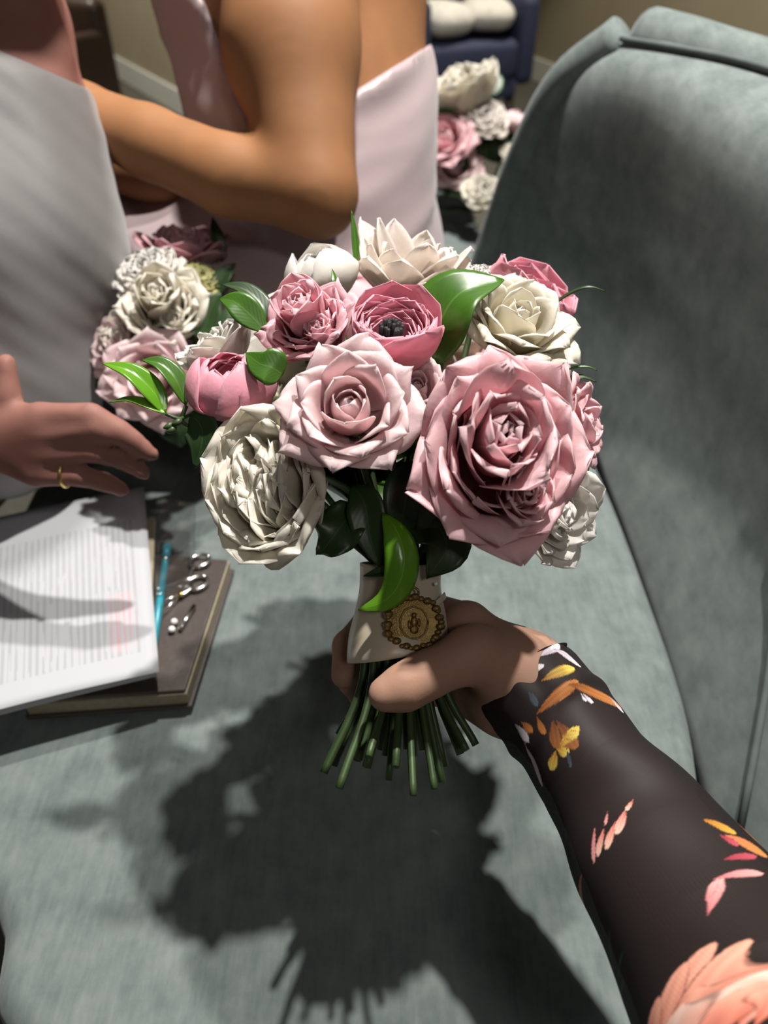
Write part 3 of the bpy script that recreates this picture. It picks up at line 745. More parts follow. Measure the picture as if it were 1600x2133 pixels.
bpts = np.array([PH(690, 1240, .39), PH(690, 1500, .53), PH(1100, 1240, .53), PH(690, 1240, .53)] + [q for q in spath[:446:30]] + [spath[446]])
lo = bpts.min(0) - .055; hi = bpts.max(0) + .055
V, F = sdf_mesh(hand_f, lo, hi, .0025)
V = relax(V, F, 2)
mesh_obj('hand_and_forearm', V, F, M['skin_hand'], holder)
# thumb nail, fitted on the thumb tip
nc = PH(812, 1436, .4015); nd = nrm(PH(790, 1452, .401) - PH(842, 1428, .4035)); nn = nrm(Dv(-.25, .72, .65)); nn = nrm(nn - nd * nn.dot(nd)); ns = np.cross(nd, nn)
G = np.array([[PH(824, 1440, .4025) + nd * (.0142 * (i / 8 - .35)) + nn * (.0108 * math.cos(a) - .0006 * (i / 8) ** 2 - .0002) + ns * .0100 * math.sin(a) * (1 - .3 * max(0, i / 8 - .6))
              for a in np.linspace(-.75, .75, 9)] for i in range(9)])
nl = mesh_obj('thumb_nail', *sheet(G, .0006), M['nail'], holder)

# sleeve: sheer mesh fabric with a printed floral pattern, u along the arm, v round it
def sleeve_mat():
    m, nt, b = new_mat('sheer_black_mesh')
    a = nt.nodes.new('ShaderNodeVertexColor'); a.layer_name = 'Col'
    uv = nt.nodes.new('ShaderNodeUVMap'); sp = nt.nodes.new('ShaderNodeSeparateXYZ'); nt.links.new(uv.outputs[0], sp.inputs[0])
    k = 2 * math.pi / .0017
    s1 = math_n(nt, 'SINE', math_n(nt, 'MULTIPLY', math_n(nt, 'ADD', sp.outputs[0], math_n(nt, 'MULTIPLY', sp.outputs[1], .577)), k))
    s2 = math_n(nt, 'SINE', math_n(nt, 'MULTIPLY', math_n(nt, 'SUBTRACT', sp.outputs[0], math_n(nt, 'MULTIPLY', sp.outputs[1], .577)), k))
    hole = math_n(nt, 'MULTIPLY', math_n(nt, 'ADD', math_n(nt, 'MULTIPLY', s1, s2), .15), 1.6); hole.node.use_clamp = True
    nt.links.new(a.outputs[0], b.inputs['Base Color']); setp(b, rough=.6, spec=.2)
    tr = nt.nodes.new('ShaderNodeBsdfTransparent')
    f = math_n(nt, 'MULTIPLY', math_n(nt, 'ADD', math_n(nt, 'MULTIPLY', hole, .60), .36), math_n(nt, 'SUBTRACT', 1.0, math_n(nt, 'MULTIPLY', a.outputs[1], .8)))
    mx = nt.nodes.new('ShaderNodeMixShader'); nt.links.new(f, mx.inputs[0])
    nt.links.new(b.outputs[0], mx.inputs[1]); nt.links.new(tr.outputs[0], mx.inputs[2])
    nt.links.new(mx.outputs[0], nt.nodes['Material Output'].inputs[0])
    return m
M['sleeve'] = sleeve_mat()
T, N, B = frames(spath, ref=BK)
arc = np.concatenate([[0], np.cumsum(np.linalg.norm(np.diff(spath, axis=0), axis=1))])
ang = np.linspace(0, 2 * np.pi, SM, endpoint=False)
U_, A_ = np.meshgrid(arc, ang, indexing='ij')
wrk = .0012 * np.sin(U_ * 95 + 2.5 * np.sin(A_ + .6)) * np.exp(-((U_ - .09) / .05) ** 2) + .0009 * np.sin(3 * A_ + U_ * 40) + .0012 * np.sin(5 * A_ - U_ * 60) * np.exp(-(U_ / .05) ** 2) \
    + .0022 * np.exp(-((U_ - .032 - .006 * np.sin(A_ * 2)) / .006) ** 2) + .0012 * np.sin(7 * A_ + 2 * np.sin(3 * A_)) * np.exp(-(U_ / .018) ** 2)
RR = sr[:, None] + wrk
SV = spath[:, None] + N[:, None] * (np.cos(A_) * RR)[..., None] + B[:, None] * (np.sin(A_) * RR)[..., None]
SV[:8] += (T[:8] * -.0)[:, None]
# printed motifs in (u = metres along the arm, v = angle round it)
BASE = np.array([.016, .012, .012])
scol = np.tile(BASE, (SN, SM, 1)).astype(float); smask = np.zeros((SN, SM))
def angd(a, b): return (a - b + np.pi) % (2 * np.pi) - np.pi
def motif_petal(u0, a0, lu, la, rot, c1, c2, curve=0.):
    x = U_ - u0; y = angd(A_, a0) * sr[:, None]
    c, s = math.cos(rot), math.sin(rot)
    X = x * c + y * s; Y = -x * s + y * c + curve * (x * c + y * s) ** 2
    t = X / lu
    w = la * np.clip(np.sin(np.clip(t, 0, 1) ** 1.5 * np.pi), 0, 1) ** .55
    ins = (t > 0) & (t < 1) & (np.abs(Y) < w)
    sh = np.clip(t + .15 * np.sin(Y / la * 9), 0, 1)[..., None]
    col = np.array(c1) * (1 - sh) + np.array(c2) * sh
    edge = (np.abs(Y) > w * .86)[..., None]
    col = np.where(edge, col * .42, col)
    scol[ins] = col[ins]; smask[ins] = 1
MOTIFS = [
    (0.0394,0.021,0.0213,0.0044,0.07,(0.1, 0.03, 0.012),(0.25, 0.09, 0.03)),
    (0.0376,0.063,0.0168,0.0038,0.54,(0.1, 0.03, 0.012),(0.25, 0.09, 0.03)),
    (0.0529,0.293,0.0169,0.0035,-1.73,(0.3, 0.12, 0.02),(0.62, 0.47, 0.09)),
    (0.0520,0.314,0.0086,0.0032,-0.44,(0.3, 0.12, 0.02),(0.62, 0.47, 0.09)),
    (0.0529,0.356,0.0123,0.0035,0.98,(0.3, 0.12, 0.02),(0.62, 0.47, 0.09)),
    (0.0485,0.126,0.0096,0.0030,-0.98,(0.3, 0.12, 0.02),(0.62, 0.47, 0.09)),
    (0.0157,6.053,0.0242,0.0037,-1.42,(0.3, 0.12, 0.02),(0.62, 0.47, 0.09)),
    (0.0030,5.906,0.0240,0.0043,-1.61,(0.35, 0.3, 0.36),(0.75, 0.68, 0.72)),
    (0.0037,5.487,0.0223,0.0035,-0.80,(0.35, 0.3, 0.36),(0.75, 0.68, 0.72)),
    (0.0012,0.524,0.0345,0.0026,-1.32,(0.35, 0.3, 0.36),(0.75, 0.68, 0.72)),
    (0.0288,0.209,0.0316,0.0039,-1.60,(0.22, 0.07, 0.02),(0.5, 0.19, 0.05)),
    (0.0263,5.801,0.0426,0.0047,-0.95,(0.22, 0.07, 0.02),(0.5, 0.19, 0.05)),
    (0.0358,5.613,0.0073,0.0017,-0.20,(0.35, 0.3, 0.36),(0.75, 0.68, 0.72)),
    (0.0349,5.655,0.0054,0.0011,0.13,(0.35, 0.3, 0.36),(0.75, 0.68, 0.72)),
    (0.0430,4.943,0.0117,0.0023,-0.06,(0.35, 0.3, 0.36),(0.75, 0.68, 0.72)),
    (0.0239,0.628,0.0138,0.0028,-0.05,(0.35, 0.3, 0.36),(0.75, 0.68, 0.72)),
    (0.0263,0.503,0.0089,0.0025,-0.24,(0.22, 0.07, 0.02),(0.5, 0.19, 0.05)),
    (0.0305,0.230,0.0110,0.0019,0.26,(0.22, 0.07, 0.02),(0.5, 0.19, 0.05)),
    (0.0157,0.063,0.0099,0.0022,0.15,(0.02, 0.03, 0.04),(0.06, 0.08, 0.1)),
    (0.0367,0.691,0.0287,0.0019,0.47,(0.35, 0.3, 0.36),(0.75, 0.68, 0.72)),
    (0.1088,6.199,0.0076,0.0015,0.97,(0.55, 0.12, 0.09),(0.8, 0.52, 0.42)),
    (0.1124,0.063,0.0148,0.0030,0.75,(0.55, 0.12, 0.09),(0.8, 0.52, 0.42)),
    (0.1160,0.251,0.0150,0.0025,0.75,(0.55, 0.12, 0.09),(0.8, 0.52, 0.42)),
    (0.1146,0.398,0.0155,0.0022,0.71,(0.55, 0.12, 0.09),(0.8, 0.52, 0.42)),
    (0.1096,0.503,0.0204,0.0015,0.47,(0.55, 0.15, 0.17),(0.75, 0.36, 0.34)),
    (0.1067,0.272,0.0084,0.0010,0.55,(0.55, 0.15, 0.17),(0.75, 0.36, 0.34)),
    (0.1241,0.942,0.0254,0.0022,1.30,(0.55, 0.12, 0.09),(0.8, 0.52, 0.42)),
    (0.0939,0.984,0.0146,0.0010,0.95,(0.02, 0.03, 0.04),(0.06, 0.08, 0.1)),
    (0.1369,5.655,0.0173,0.0036,-0.83,(0.35, 0.12, 0.02),(0.6, 0.36, 0.06)),
    (0.1493,5.571,0.0225,0.0051,-0.95,(0.55, 0.16, 0.08),(0.55, 0.24, 0.06)),
    (0.1331,4.985,0.0194,0.0050,-0.05,(0.35, 0.1, 0.02),(0.5, 0.2, 0.05)),
    (0.1493,5.613,0.0093,0.0028,-0.57,(0.3, 0.03, 0.05),(0.45, 0.08, 0.11)),
    (0.1656,5.822,0.0208,0.0025,-1.64,(0.3, 0.03, 0.05),(0.45, 0.08, 0.11)),
    (0.1981,0.042,0.0270,0.0031,-2.44,(0.55, 0.15, 0.17),(0.75, 0.36, 0.34)),
    (0.1775,6.053,0.0257,0.0032,-1.57,(0.55, 0.15, 0.17),(0.75, 0.36, 0.34)),
    (0.1901,6.262,0.0155,0.0021,-2.37,(0.55, 0.15, 0.17),(0.75, 0.36, 0.34)),
    (0.2622,2.157,0.1169,0.0113,-1.95,(0.62, 0.15, 0.1),(0.86, 0.4, 0.29)),
    (0.2567,1.822,0.0853,0.0099,-2.05,(0.62, 0.15, 0.1),(0.86, 0.4, 0.29)),
    (0.2703,2.262,0.1338,0.0094,-1.89,(0.62, 0.15, 0.1),(0.86, 0.4, 0.29)),
    (0.2567,1.990,0.0762,0.0093,-2.12,(0.62, 0.15, 0.1),(0.86, 0.4, 0.29)),
    (0.2687,2.367,0.1042,0.0090,-1.88,(0.62, 0.15, 0.1),(0.86, 0.4, 0.29)),
    (0.2735,2.346,0.0607,0.0078,-1.87,(0.7, 0.22, 0.16),(0.9, 0.62, 0.52)),
    (0.2679,2.492,0.0475,0.0095,-1.81,(0.62, 0.15, 0.1),(0.86, 0.4, 0.29)),
    (0.2567,2.073,0.0757,0.0082,-1.84,(0.7, 0.3, 0.22),(0.88, 0.6, 0.5)),
    (0.2768,2.199,0.0215,0.0056,-2.17,(0.62, 0.15, 0.1),(0.86, 0.4, 0.29)),
    (0.1753,1.466,0.0284,0.0016,-2.13,(0.02, 0.03, 0.04),(0.06, 0.08, 0.1)),
    (0.1782,1.382,0.0236,0.0014,-1.66,(0.02, 0.03, 0.04),(0.06, 0.08, 0.1)),
    (0.1804,1.508,0.0208,0.0014,-1.40,(0.02, 0.03, 0.04),(0.06, 0.08, 0.1)),
    (0.0564,0.188,0.0132,0.0013,0.40,(0.02, 0.03, 0.04),(0.06, 0.08, 0.1))]
for mt in MOTIFS: motif_petal(*mt)
rgba = np.concatenate([scol, np.ones((SN, SM, 1))], -1).reshape(-1, 4)
sv_uv = np.stack([U_, A_ * .038], -1).reshape(-1, 2)
slv = mesh_obj('sleeve', SV.reshape(-1, 3), grid_faces(SN, SM, wrap=True), M['sleeve'], holder, col=rgba, uv=sv_uv)
slv['label'] = 'sheer black mesh sleeve printed with coral and yellow flowers'

# ------------------------------------------------------------------ seated bridesmaid
maid = tag(empty('person', P(760, 760, 1.0)), 'seated bridesmaid in blush satin dress with bare arms behind the bouquet', 'person')
sh = P(600, -230, .80); el = P(655, 398, .785); wri = P(170, 238, .86); hnd = P(40, 200, .88)
def torso_f(p, g=0.):
    d = chain(p, [P(600, -330, .93), P(617, 0, .95), P(655, 250, .965), P(690, 450, .985), P(720, 700, 1.02)], [.140 + g, .150 + g, .132 + g, .116 + g, .135 + g], .05)
    return d
def arms_f(p):
    d = chain(p, [sh, P(607, 100, .79), el], [.076, .0655, .0435], .03)
    d = smin(d, chain(p, [el, P(480, 368, .80), P(310, 297, .83), wri, hnd], [.0405, .0395, .0365, .033, .03], .012), .014)
    d = smin(d, cone(p, P(675, 430, .785), P(680, 440, .785), .024, .021), .02)
    d2 = chain(p, [P(640, -150, 1.10), P(560, 330, 1.05), P(330, 345, .97), P(180, 330, .93)], [.06, .048, .042, .034], .03)
    return np.minimum(d, d2)
def maid_body(p): return smin(torso_f(p), arms_f(p), .012)
lo = np.min([hnd, P(600, -330, .7), P(720, 900, 1.1)], 0) - .1; 
lo = np.array([-.52, .55, .45]); hi = np.array([.16, 1.12, 1.30])
V, F = sdf_mesh(maid_body, lo, hi, .0065); V = relax(V, F, 3)
mesh_obj('body', V, F, M['skin_tan'], maid)
def cam_xy(p):                            # direction components used to cut the neckline planes
    q = p - CAM; d = -(q @ BK); return 800 + FPX * (q @ RT) / d, 1066.5 - FPX * (q @ UP) / d
nl_a, nl_b = P(745, 185, .95), P(890, 95, .95); pn = nrm(np.cross(nl_b - CAM, nl_a - CAM)); pn = pn if pn @ UP > 0 else -pn
fr_a, fr_b = P(425, 0, .90), P(530, 260, .90); fn = nrm(np.cross(fr_b - CAM, fr_a - CAM)); fn = fn if fn @ RT > 0 else -fn
def dress_f(p):
    t = torso_f(p, .012)
    hip = P(735, 690, 1.0)
    t = smin(t, chain(p, [P(740, 720, .96), P(480, 680, .93), P(20, 690, .91)], [.10, .088, .08], .05), .04)
    t = smin(t, chain(p, [P(720, 620, 1.08), P(480, 540, 1.06), P(80, 500, 1.03)], [.11, .095, .085], .05), .04)
    t = t + .0050 * noise3(p * np.array([.7, .7, 1.9]), 36, 4) + .0035 * np.abs(noise3(p * np.array([.5, .5, 2.4]), 62, 8)) 
    above = (p - nl_a) @ pn
    front = (p - fr_a) @ fn
    reg = smin(above, front, .01)
    return smax(t, reg, .004)
lo = np.array([-.50, .62, .47]); hi = np.array([.22, 1.22, 1.30])
V, F = sdf_mesh(dress_f, lo, hi, .0065); V = relax(V, F, 2)
o = mesh_obj('dress', V, F, M['pink_satin'], maid); o['label'] = 'blush satin dress'

# ------------------------------------------------------------------ person at the left edge, reaching over the papers
lp = tag(empty('person', P(-60, 900, .95)), 'person in pale grey-white dress at left edge reaching over the papers', 'person')
def lp_torso(p, g=0.):
    return chain(p, [P(-150, -250, .82), P(-75, 60, .81), P(-45, 300, .80), P(-25, 520, .80), P(-50, 800, .82), P(-160, 950, .90)], [.09 + g, .102 + g, .116 + g, .126 + g, .112 + g, .09 + g], .03)
lsh, lel, lw = P(-120, 40, .78), P(-330, 700, .70), P(-60, 905, .67)
def lp_body(p):
    d = lp_torso(p)
    d = smin(d, cone(p, P(40, -40, .76), P(98, 110, .77), .032, .023), .02)
    d = smin(d, cone(p, np.array([-.42, .93, 1.05]), np.array([-.31, .90, 1.18]), .05, .045), .03)
    d = smin(d, cone(p, np.array([-.27, .89, 1.23]), np.array([-.25, .88, 1.30]), .075, .085), .02)  # unseen head on its neck, added and leaned forward to shade the chest
    d = smin(d, chain(p, [lsh, lel, lw], [.055, .042, .029], .03), .02)
    kn = [P(85, 868, .645), P(90, 905, .648), P(85, 945, .655), P(75, 985, .662)]
    for k in kn: d = smin(d, cone(p, lw, k, .021, .0125), .012)
    tips = [[kn[0], P(190, 862, .638), P(250, 895, .645), P(285, 935, .655)], [kn[1], P(200, 895, .64), P(275, 915, .65), P(318, 948, .662)],
            [kn[2], P(195, 940, .65), P(262, 960, .66), P(300, 985, .668)], [kn[3], P(165, 990, .66), P(220, 1005, .67), P(255, 1020, .676)]]
    for t in tips: d = smin(d, chain(p, t, [.0118, .0098, .0088, .0072], .003), .004)
    d = smin(d, chain(p, [P(-20, 880, .66), P(15, 820, .65), P(12, 755, .645)], [.016, .0115, .0085], .004), .008)
    return d
V, F = sdf_mesh(lp_body, np.array([-.82, .45, .42]), np.array([-.13, 1.12, 1.42]), .0048); V = relax(V, F, 2)
mesh_obj('body', V, F, M['skin_rosy'], lp)
lna, lnb = P(0, 105, .85), P(140, 165, .85); lnn = nrm(np.cross(lnb - CAM, lna - CAM)); lnn = lnn if lnn @ UP > 0 else -lnn
def lp_dress(p):
    t = lp_torso(p, .006)
    ang_ = (p @ RT) * 70 + (p @ UP) * 22
    t = t + .003 * np.sin(ang_ + 2 * noise3(p, 9, 2)) + .0014 * np.sin((p @ RT) * 150 + (p @ UP) * 210 + 3 * noise3(p, 12, 3)) * np.clip(noise3(p, 8, 6) + .3, 0, 1) + .0015 * noise3(p, 60, 5)
    return smax(t, (p - lna) @ lnn, .004)
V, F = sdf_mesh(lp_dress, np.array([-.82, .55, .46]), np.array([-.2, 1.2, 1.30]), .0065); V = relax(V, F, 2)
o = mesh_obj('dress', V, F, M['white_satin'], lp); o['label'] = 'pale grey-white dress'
rc = P(140, 986, .655); rd = nrm(P(165, 990, .66) - P(75, 985, .662)); ru = nrm(np.cross(rd, BK)); rv = np.cross(rd, ru)
o = mesh_obj('ring', *tube(np.array([P(138, 985, .6605) + (ru * math.cos(t) + rv * math.sin(t)) * .0118 for t in np.linspace(0, 6.283, 30)]), .0016, 8), M['gold_ring'], lp)
o['label'] = 'gold finger ring'

# ------------------------------------------------------------------ papers, notebook and small things on the seat
def ray_z(px, py, z):
    r = RT * ((px - 800) / FPX) + UP * ((1066.5 - py) / FPX) - BK
    return CAM + r * ((z - CAMZ) / r[2])
def slab(corners, z0, z1, name, mat, parent=None):
    V = [(c[0], c[1], z) for z in (z0, z1) for c in corners]
    o = mesh_obj(name, V, [(3, 2, 1, 0), (4, 5, 6, 7), (0, 1, 5, 4), (1, 2, 6, 5), (2, 3, 7, 6), (3, 0, 4, 7)], mat, parent, smooth=False)
    return o
zb = SZ + .006
nb_c = [ray_z(484, 1160, zb + .022), ray_z(392, 1446, zb + .022), ray_z(40, 1470, zb + .022), ray_z(110, 1130, zb + .022)]
nb = tag(empty('notebook', (nb_c[0] + nb_c[2]) / 2 * np.array([1, 1, 0]) + np.array([0, 0, SZ])), 'dark brown leather notebook with cream page edges under the papers', 'notebook')
cen = sum(nb_c) / 4
ins = [c + (cen - c) * .035 for c in nb_c]
bevel(slab(nb_c, zb, zb + .004, 'back_cover', M['case_leather'], nb), .0012)
slab(ins, zb + .004, zb + .018, 'pages', M['page_edge'], nb)
bevel(slab([c + (cen - c) * .05 for c in nb_c], zb + .018, zb + .022, 'front_cover', M['case_leather'], nb), .0012)
zt = zb + .0225
# scissors
def ring_at(c, r, t, name, mat, parent, sx=1., rot=0.):
    pts = []
    for a in np.linspace(0, 2 * np.pi, 28):
        x, y = r * math.cos(a), r * sx * math.sin(a)
        pts.append(c + np.array([x * math.cos(rot) - y * math.sin(rot), x * math.sin(rot) + y * math.cos(rot), 0]))
    return mesh_obj(name, *tube(np.array(pts), t, 8), mat, parent)
sc = tag(empty('scissors', ray_z(400, 1230, zt)), 'small silver scissors lying on the brown notebook', 'scissors')
ring_at(ray_z(416, 1168, zt + .004), .0105, .0022, 'finger_loop', M['silver'], sc, .85, .5)
ring_at(ray_z(412, 1214, zt + .004), .0105, .0022, 'finger_loop', M['silver'], sc, .85, .9)
pv = ray_z(378, 1240, zt + .004)
mesh_obj('shank', *tube(cat([ray_z(400, 1185, zt + .004), ray_z(388, 1215, zt + .004), pv], 8), .0022, 8), M['silver'], sc)
mesh_obj('shank', *tube(cat([ray_z(400, 1225, zt + .004), ray_z(388, 1234, zt + .004), pv], 8), .0022, 8), M['silver'], sc)
mesh_obj('blade', *tube(np.array([pv, ray_z(355, 1262, zt + .003), ray_z(338, 1285, zt + .003)]), [.0035, .003, .0005], 8, sy=.35), M['silver'], sc)
mesh_obj('blade', *tube(np.array([pv, ray_z(350, 1250, zt + .004), ray_z(330, 1262, zt + .004)]), [.0035, .003, .0005], 8, sy=.35), M['silver'], sc)
mesh_obj('pivot_screw', *tube([pv, pv + np.array([0, 0, .004])], .0028, 12), M['gold_ring'], sc)
# drop earrings / pin
pin = tag(empty('hair_pin', ray_z(390, 1290, zt)), 'silver hair pin with two crystal beads on the notebook', 'hair pin')
mesh_obj('shaft', *tube([ray_z(405, 1262, zt + .003), ray_z(374, 1312, zt + .003)], [.0026, .0022], 8), M['silver'], pin)
for q in ((363, 1295), (358, 1311)):
    c = ray_z(*q, zt + .004); bs = blob(c, .0035); mesh_obj('bead', *bs, M['pearl'], pin)
# teal pen
pen = tag(empty('pen', ray_z(340, 1240, zt)), 'teal pen half covered by the papers on the notebook', 'pen')
pa, pb = ray_z(349, 1135, zt + .004), ray_z(318, 1360, zt + .004)
pd = nrm(pb - pa)
mesh_obj('barrel', *tube([pa + pd * .02, pb], .0038, 12), M['teal'], pen)
mesh_obj('cap', *tube([pa, pa + pd * .003, pa + pd * .022], [.003, .0044, .0044], 12), M['teal'], pen)
mesh_obj('band', *tube([pa + pd * .022, pa + pd * .026], .0046, 12), M['silver'], pen)
# clear pouch
m, nt, b = new_mat('clear_film'); 
tr = nt.nodes.new('ShaderNodeBsdfTransparent'); gl = nt.nodes.new('ShaderNodeBsdfGlossy'); gl.inputs['Roughness'].default_value = .12
mx = nt.nodes.new('ShaderNodeMixShader'); mx.inputs[0].default_value = .22
nt.links.new(tr.outputs[0], mx.inputs[1]); nt.links.new(gl.outputs[0], mx.inputs[2]); nt.links.new(mx.outputs[0], nt.nodes['Material Output'].inputs[0])
M['film'] = m
fc = [ray_z(330, 1040, zt + .014), ray_z(408, 1045, zt + .014), ray_z(405, 1215, zt + .012), ray_z(318, 1240, zt + .012)]
G = np.array([[(fc[0] * (1 - i / 13) + fc[3] * i / 13) * (1 - j / 9) + (fc[1] * (1 - i / 13) + fc[2] * i / 13) * j / 9 + np.array([0, 0, .0018 * math.sin(i * 1.3 + j * .7)]) for j in range(10)] for i in range(14)])
o = mesh_obj('plastic_pouch', *sheet(G, .0005), M['film']); origin_to(o, fc[3]); tag(o, 'clear plastic pouch lying over the scissors on the notebook', 'pouch')
# papers
def paper_mat():
    m, nt, b = new_mat('printed_form')
    uv = nt.nodes.new('ShaderNodeUVMap'); sp = nt.nodes.new('ShaderNodeSeparateXYZ'); nt.links.new(uv.outputs[0], sp.inputs[0])
    x, y = sp.outputs[0], sp.outputs[1]
    line = math_n(nt, 'GREATER_THAN', math_n(nt, 'SINE', math_n(nt, 'MULTIPLY', x, 2 * math.pi * 34)), .1)
    mp = nt.nodes.new('ShaderNodeMapping'); nt.links.new(uv.outputs[0], mp.inputs[0]); mp.inputs['Scale'].default_value = (34, 3.2, 1)
    words = math_n(nt, 'GREATER_THAN', noise(nt, mp.outputs[0], 1.6, 2), .40)
    mp2 = nt.nodes.new('ShaderNodeMapping'); nt.links.new(uv.outputs[0], mp2.inputs[0]); mp2.inputs['Scale'].default_value = (34, 1.2, 1)
    runs = math_n(nt, 'GREATER_THAN', noise(nt, mp2.outputs[0], 1.1, 1), .42)
    inx = math_n(nt, 'MULTIPLY', math_n(nt, 'GREATER_THAN', x, .05), math_n(nt, 'LESS_THAN', x, .93))
    body = math_n(nt, 'MULTIPLY', inx, math_n(nt, 'MULTIPLY', math_n(nt, 'GREATER_THAN', y, .42), math_n(nt, 'LESS_THAN', y, .80)))
    low = math_n(nt, 'MULTIPLY', inx, math_n(nt, 'MULTIPLY', math_n(nt, 'GREATER_THAN', y, .10), math_n(nt, 'LESS_THAN', y, .42)))
    ink = math_n(nt, 'MULTIPLY', math_n(nt, 'MULTIPLY', line, words), math_n(nt, 'ADD', body, math_n(nt, 'MULTIPLY', low, runs)))
    rule = math_n(nt, 'MULTIPLY', math_n(nt, 'GREATER_THAN', math_n(nt, 'SINE', math_n(nt, 'MULTIPLY', x, 2 * math.pi * 11)), .985), low)
    dark = math_n(nt, 'MULTIPLY', math_n(nt, 'MAXIMUM', ink, rule), .30)
    red = math_n(nt, 'MULTIPLY', math_n(nt, 'MULTIPLY', math_n(nt, 'GREATER_THAN', x, .80), math_n(nt, 'LESS_THAN', x, .915)), math_n(nt, 'MULTIPLY', math_n(nt, 'GREATER_THAN', y, .12), math_n(nt, 'LESS_THAN', y, .40)))
    icol = mixc(nt, red, (.16, .16, .18), (.75, .10, .14))
    c = mixc(nt, dark, (.44, .45, .475), icol)
    nt.links.new(c, b.inputs['Base Color']); setp(b, rough=.6, spec=.3)
    return m
M['paper'] = paper_mat()
def paper(name, label, cor, z, lift, group=None):
    c = [ray_z(x, y, z) for x, y in cor]           # top-left, top-right, bottom-right, bottom-left
    n1, n2 = 24, 20
    G = np.zeros((n1, n2, 3)); UVs = []
    for i in range(n1):
        for j in range(n2):
            f, g = i / (n1 - 1), j / (n2 - 1)
            p = (c[0] * (1 - f) + c[3] * f) * (1 - g) + (c[1] * (1 - f) + c[2] * f) * g
            p = p + np.array([0, 0, lift * (.55 * math.sin(g * 3.1) * f + .5 * max(0, f - .75) ** 2 * 8 * (1 - g) + .25 * math.sin(2.2 * g + f * 2.))])
            G[i, j] = p; UVs.append((g, 1 - f))
    V, F = sheet(G, .0005)
    o = mesh_obj(name, V, F, M['paper'], uv=UVs + UVs); origin_to(o, c[3]); tag(o, label, 'paper', group)
    return o
paper('printed_sheet', 'uppermost white printed form with red lettering in its corner', [(-130, 1105), (300, 1016), (331, 1398), (-170, 1530)], zt + .022, .006)
paper('printed_sheet', 'second white sheet peeping out under the printed form', [(-130, 1120), (296, 1040), (324, 1408), (-170, 1540)], zt + .014, .004)
tb = [ray_z(322, 1090, zt + .004), ray_z(330, 1092, zt + .004), ray_z(328, 1300, zt + .004), ray_z(310, 1300, zt + .004)]
cl = [ray_z(-100, 1130, zt), ray_z(326, 1088, zt), ray_z(318, 1330, zt), ray_z(-100, 1400, zt)]
o = slab(cl, zt, zt + .009, 'card_folder', M['page_edge']); origin_to(o, np.array(cl[2])); tag(o, 'tan card folder between the papers and notebook', 'folder'); bevel(o, .002)

# ------------------------------------------------------------------ second and third bouquets
def small_bouquet(root, items, leaves, stems_to):
    for it in items:
        nm, label, kind, px, py, d, ax, rpx, col, seed = it
        flower(root, nm, label, kind, P(px, py, d), Dv(*ax), rpx * d / FPX, col, seed, sub=True, hgt=.6, thick=.0007)
        b = P(px, py, d) - Dv(*ax) * rpx * d / FPX * .6
        mesh_obj('stem', *tube(cat([b, b * .5 + stems_to * .5 - np.array([0, 0, .005]), stems_to], 10), .0022, 6), M['stem'], root)
    for pts, w, ax, mat in leaves:
        d = pts[0][2]; leaf(root, [P(*q) for q in pts], w * d / FPX, Dv(*ax), mat, fold=14, wave=.08)
DULLPK = ((.60, .28, .32), (.62, .33, .37), (.68, .42, .46))
YEL = ((.62, .60, .16), (.68, .66, .25), (.74, .72, .36))
b2 = tag(empty('bouquet', P(350, 760, 0.855)), 'cream and blush bouquet lying in front of the seated bridesmaid', 'bouquet', 'bridal party bouquets')
small_bouquet(b2, [
    ('ranunculus', 'white ruffled flower at the top', 'carnation', 305, 568, 0.785, (-.2, .55, .8), 90, WHITE, 201),
    ('rose', 'cream rose with folded heart', 'garden', 345, 645, 0.775, (.05, .25, .95), 95, CREAM, 202),
    ('rose', 'dusky pink rose behind', 'peony', 385, 520, 0.855, (.1, .8, .5), 95, DULLPK, 203),
    ('carnation', 'yellow-green small flower', 'carnation', 422, 580, 0.815, (.3, .5, .8), 51, YEL, 204),
    ('rose', 'pale blush rose at the bottom', 'classic', 318, 790, 0.765, (-.05, -.1, .98), 100, BLUSH, 205),
    ('rose', 'blush rose at the left', 'classic', 240, 725, 0.795, (-.6, .1, .8), 70, BLUSH, 206),
    ('rose', 'small cream rose at the left', 'peony', 270, 695, 0.785, (-.3, .2, .9), 63, CREAM, 207)],
    [([(430, 640, 0.825), (450, 600, 0.815), (470, 570, 0.815), (492, 548, 0.815)], 20, (.2, .4, .9), 'leaf_dark'),
     ([(450, 560, 0.855), (455, 520, 0.855), (450, 485, 0.855), (442, 452, 0.855)], 17, (.4, .1, .9), 'leaf_dark'),
     ([(380, 700, 0.805), (420, 690, 0.805), (440, 640, 0.805), (460, 610, 0.805)], 30, (.2, .4, .9), 'leaf_dark'),
     ([(400, 720, 0.815), (440, 690, 0.815), (480, 660, 0.815), (520, 640, 0.825)], 26, (.1, .5, .9), 'leaf_dark'),
     ([(330, 820, 0.825), (350, 860, 0.815), (370, 900, 0.815), (380, 930, 0.825)], 40, (.1, .3, .9), 'leaf_dark'),
     ([(260, 780, 0.825), (220, 790, 0.825), (200, 780, 0.825), (185, 770, 0.825)], 26, (.1, .3, .9), 'leaf_dark')], P(400, 870, 0.895))
b3 = tag(empty('bouquet', P(1000, 420, 1.619)), 'cream and pink bouquet lying at the far end of the settee', 'bouquet', 'bridal party bouquets')
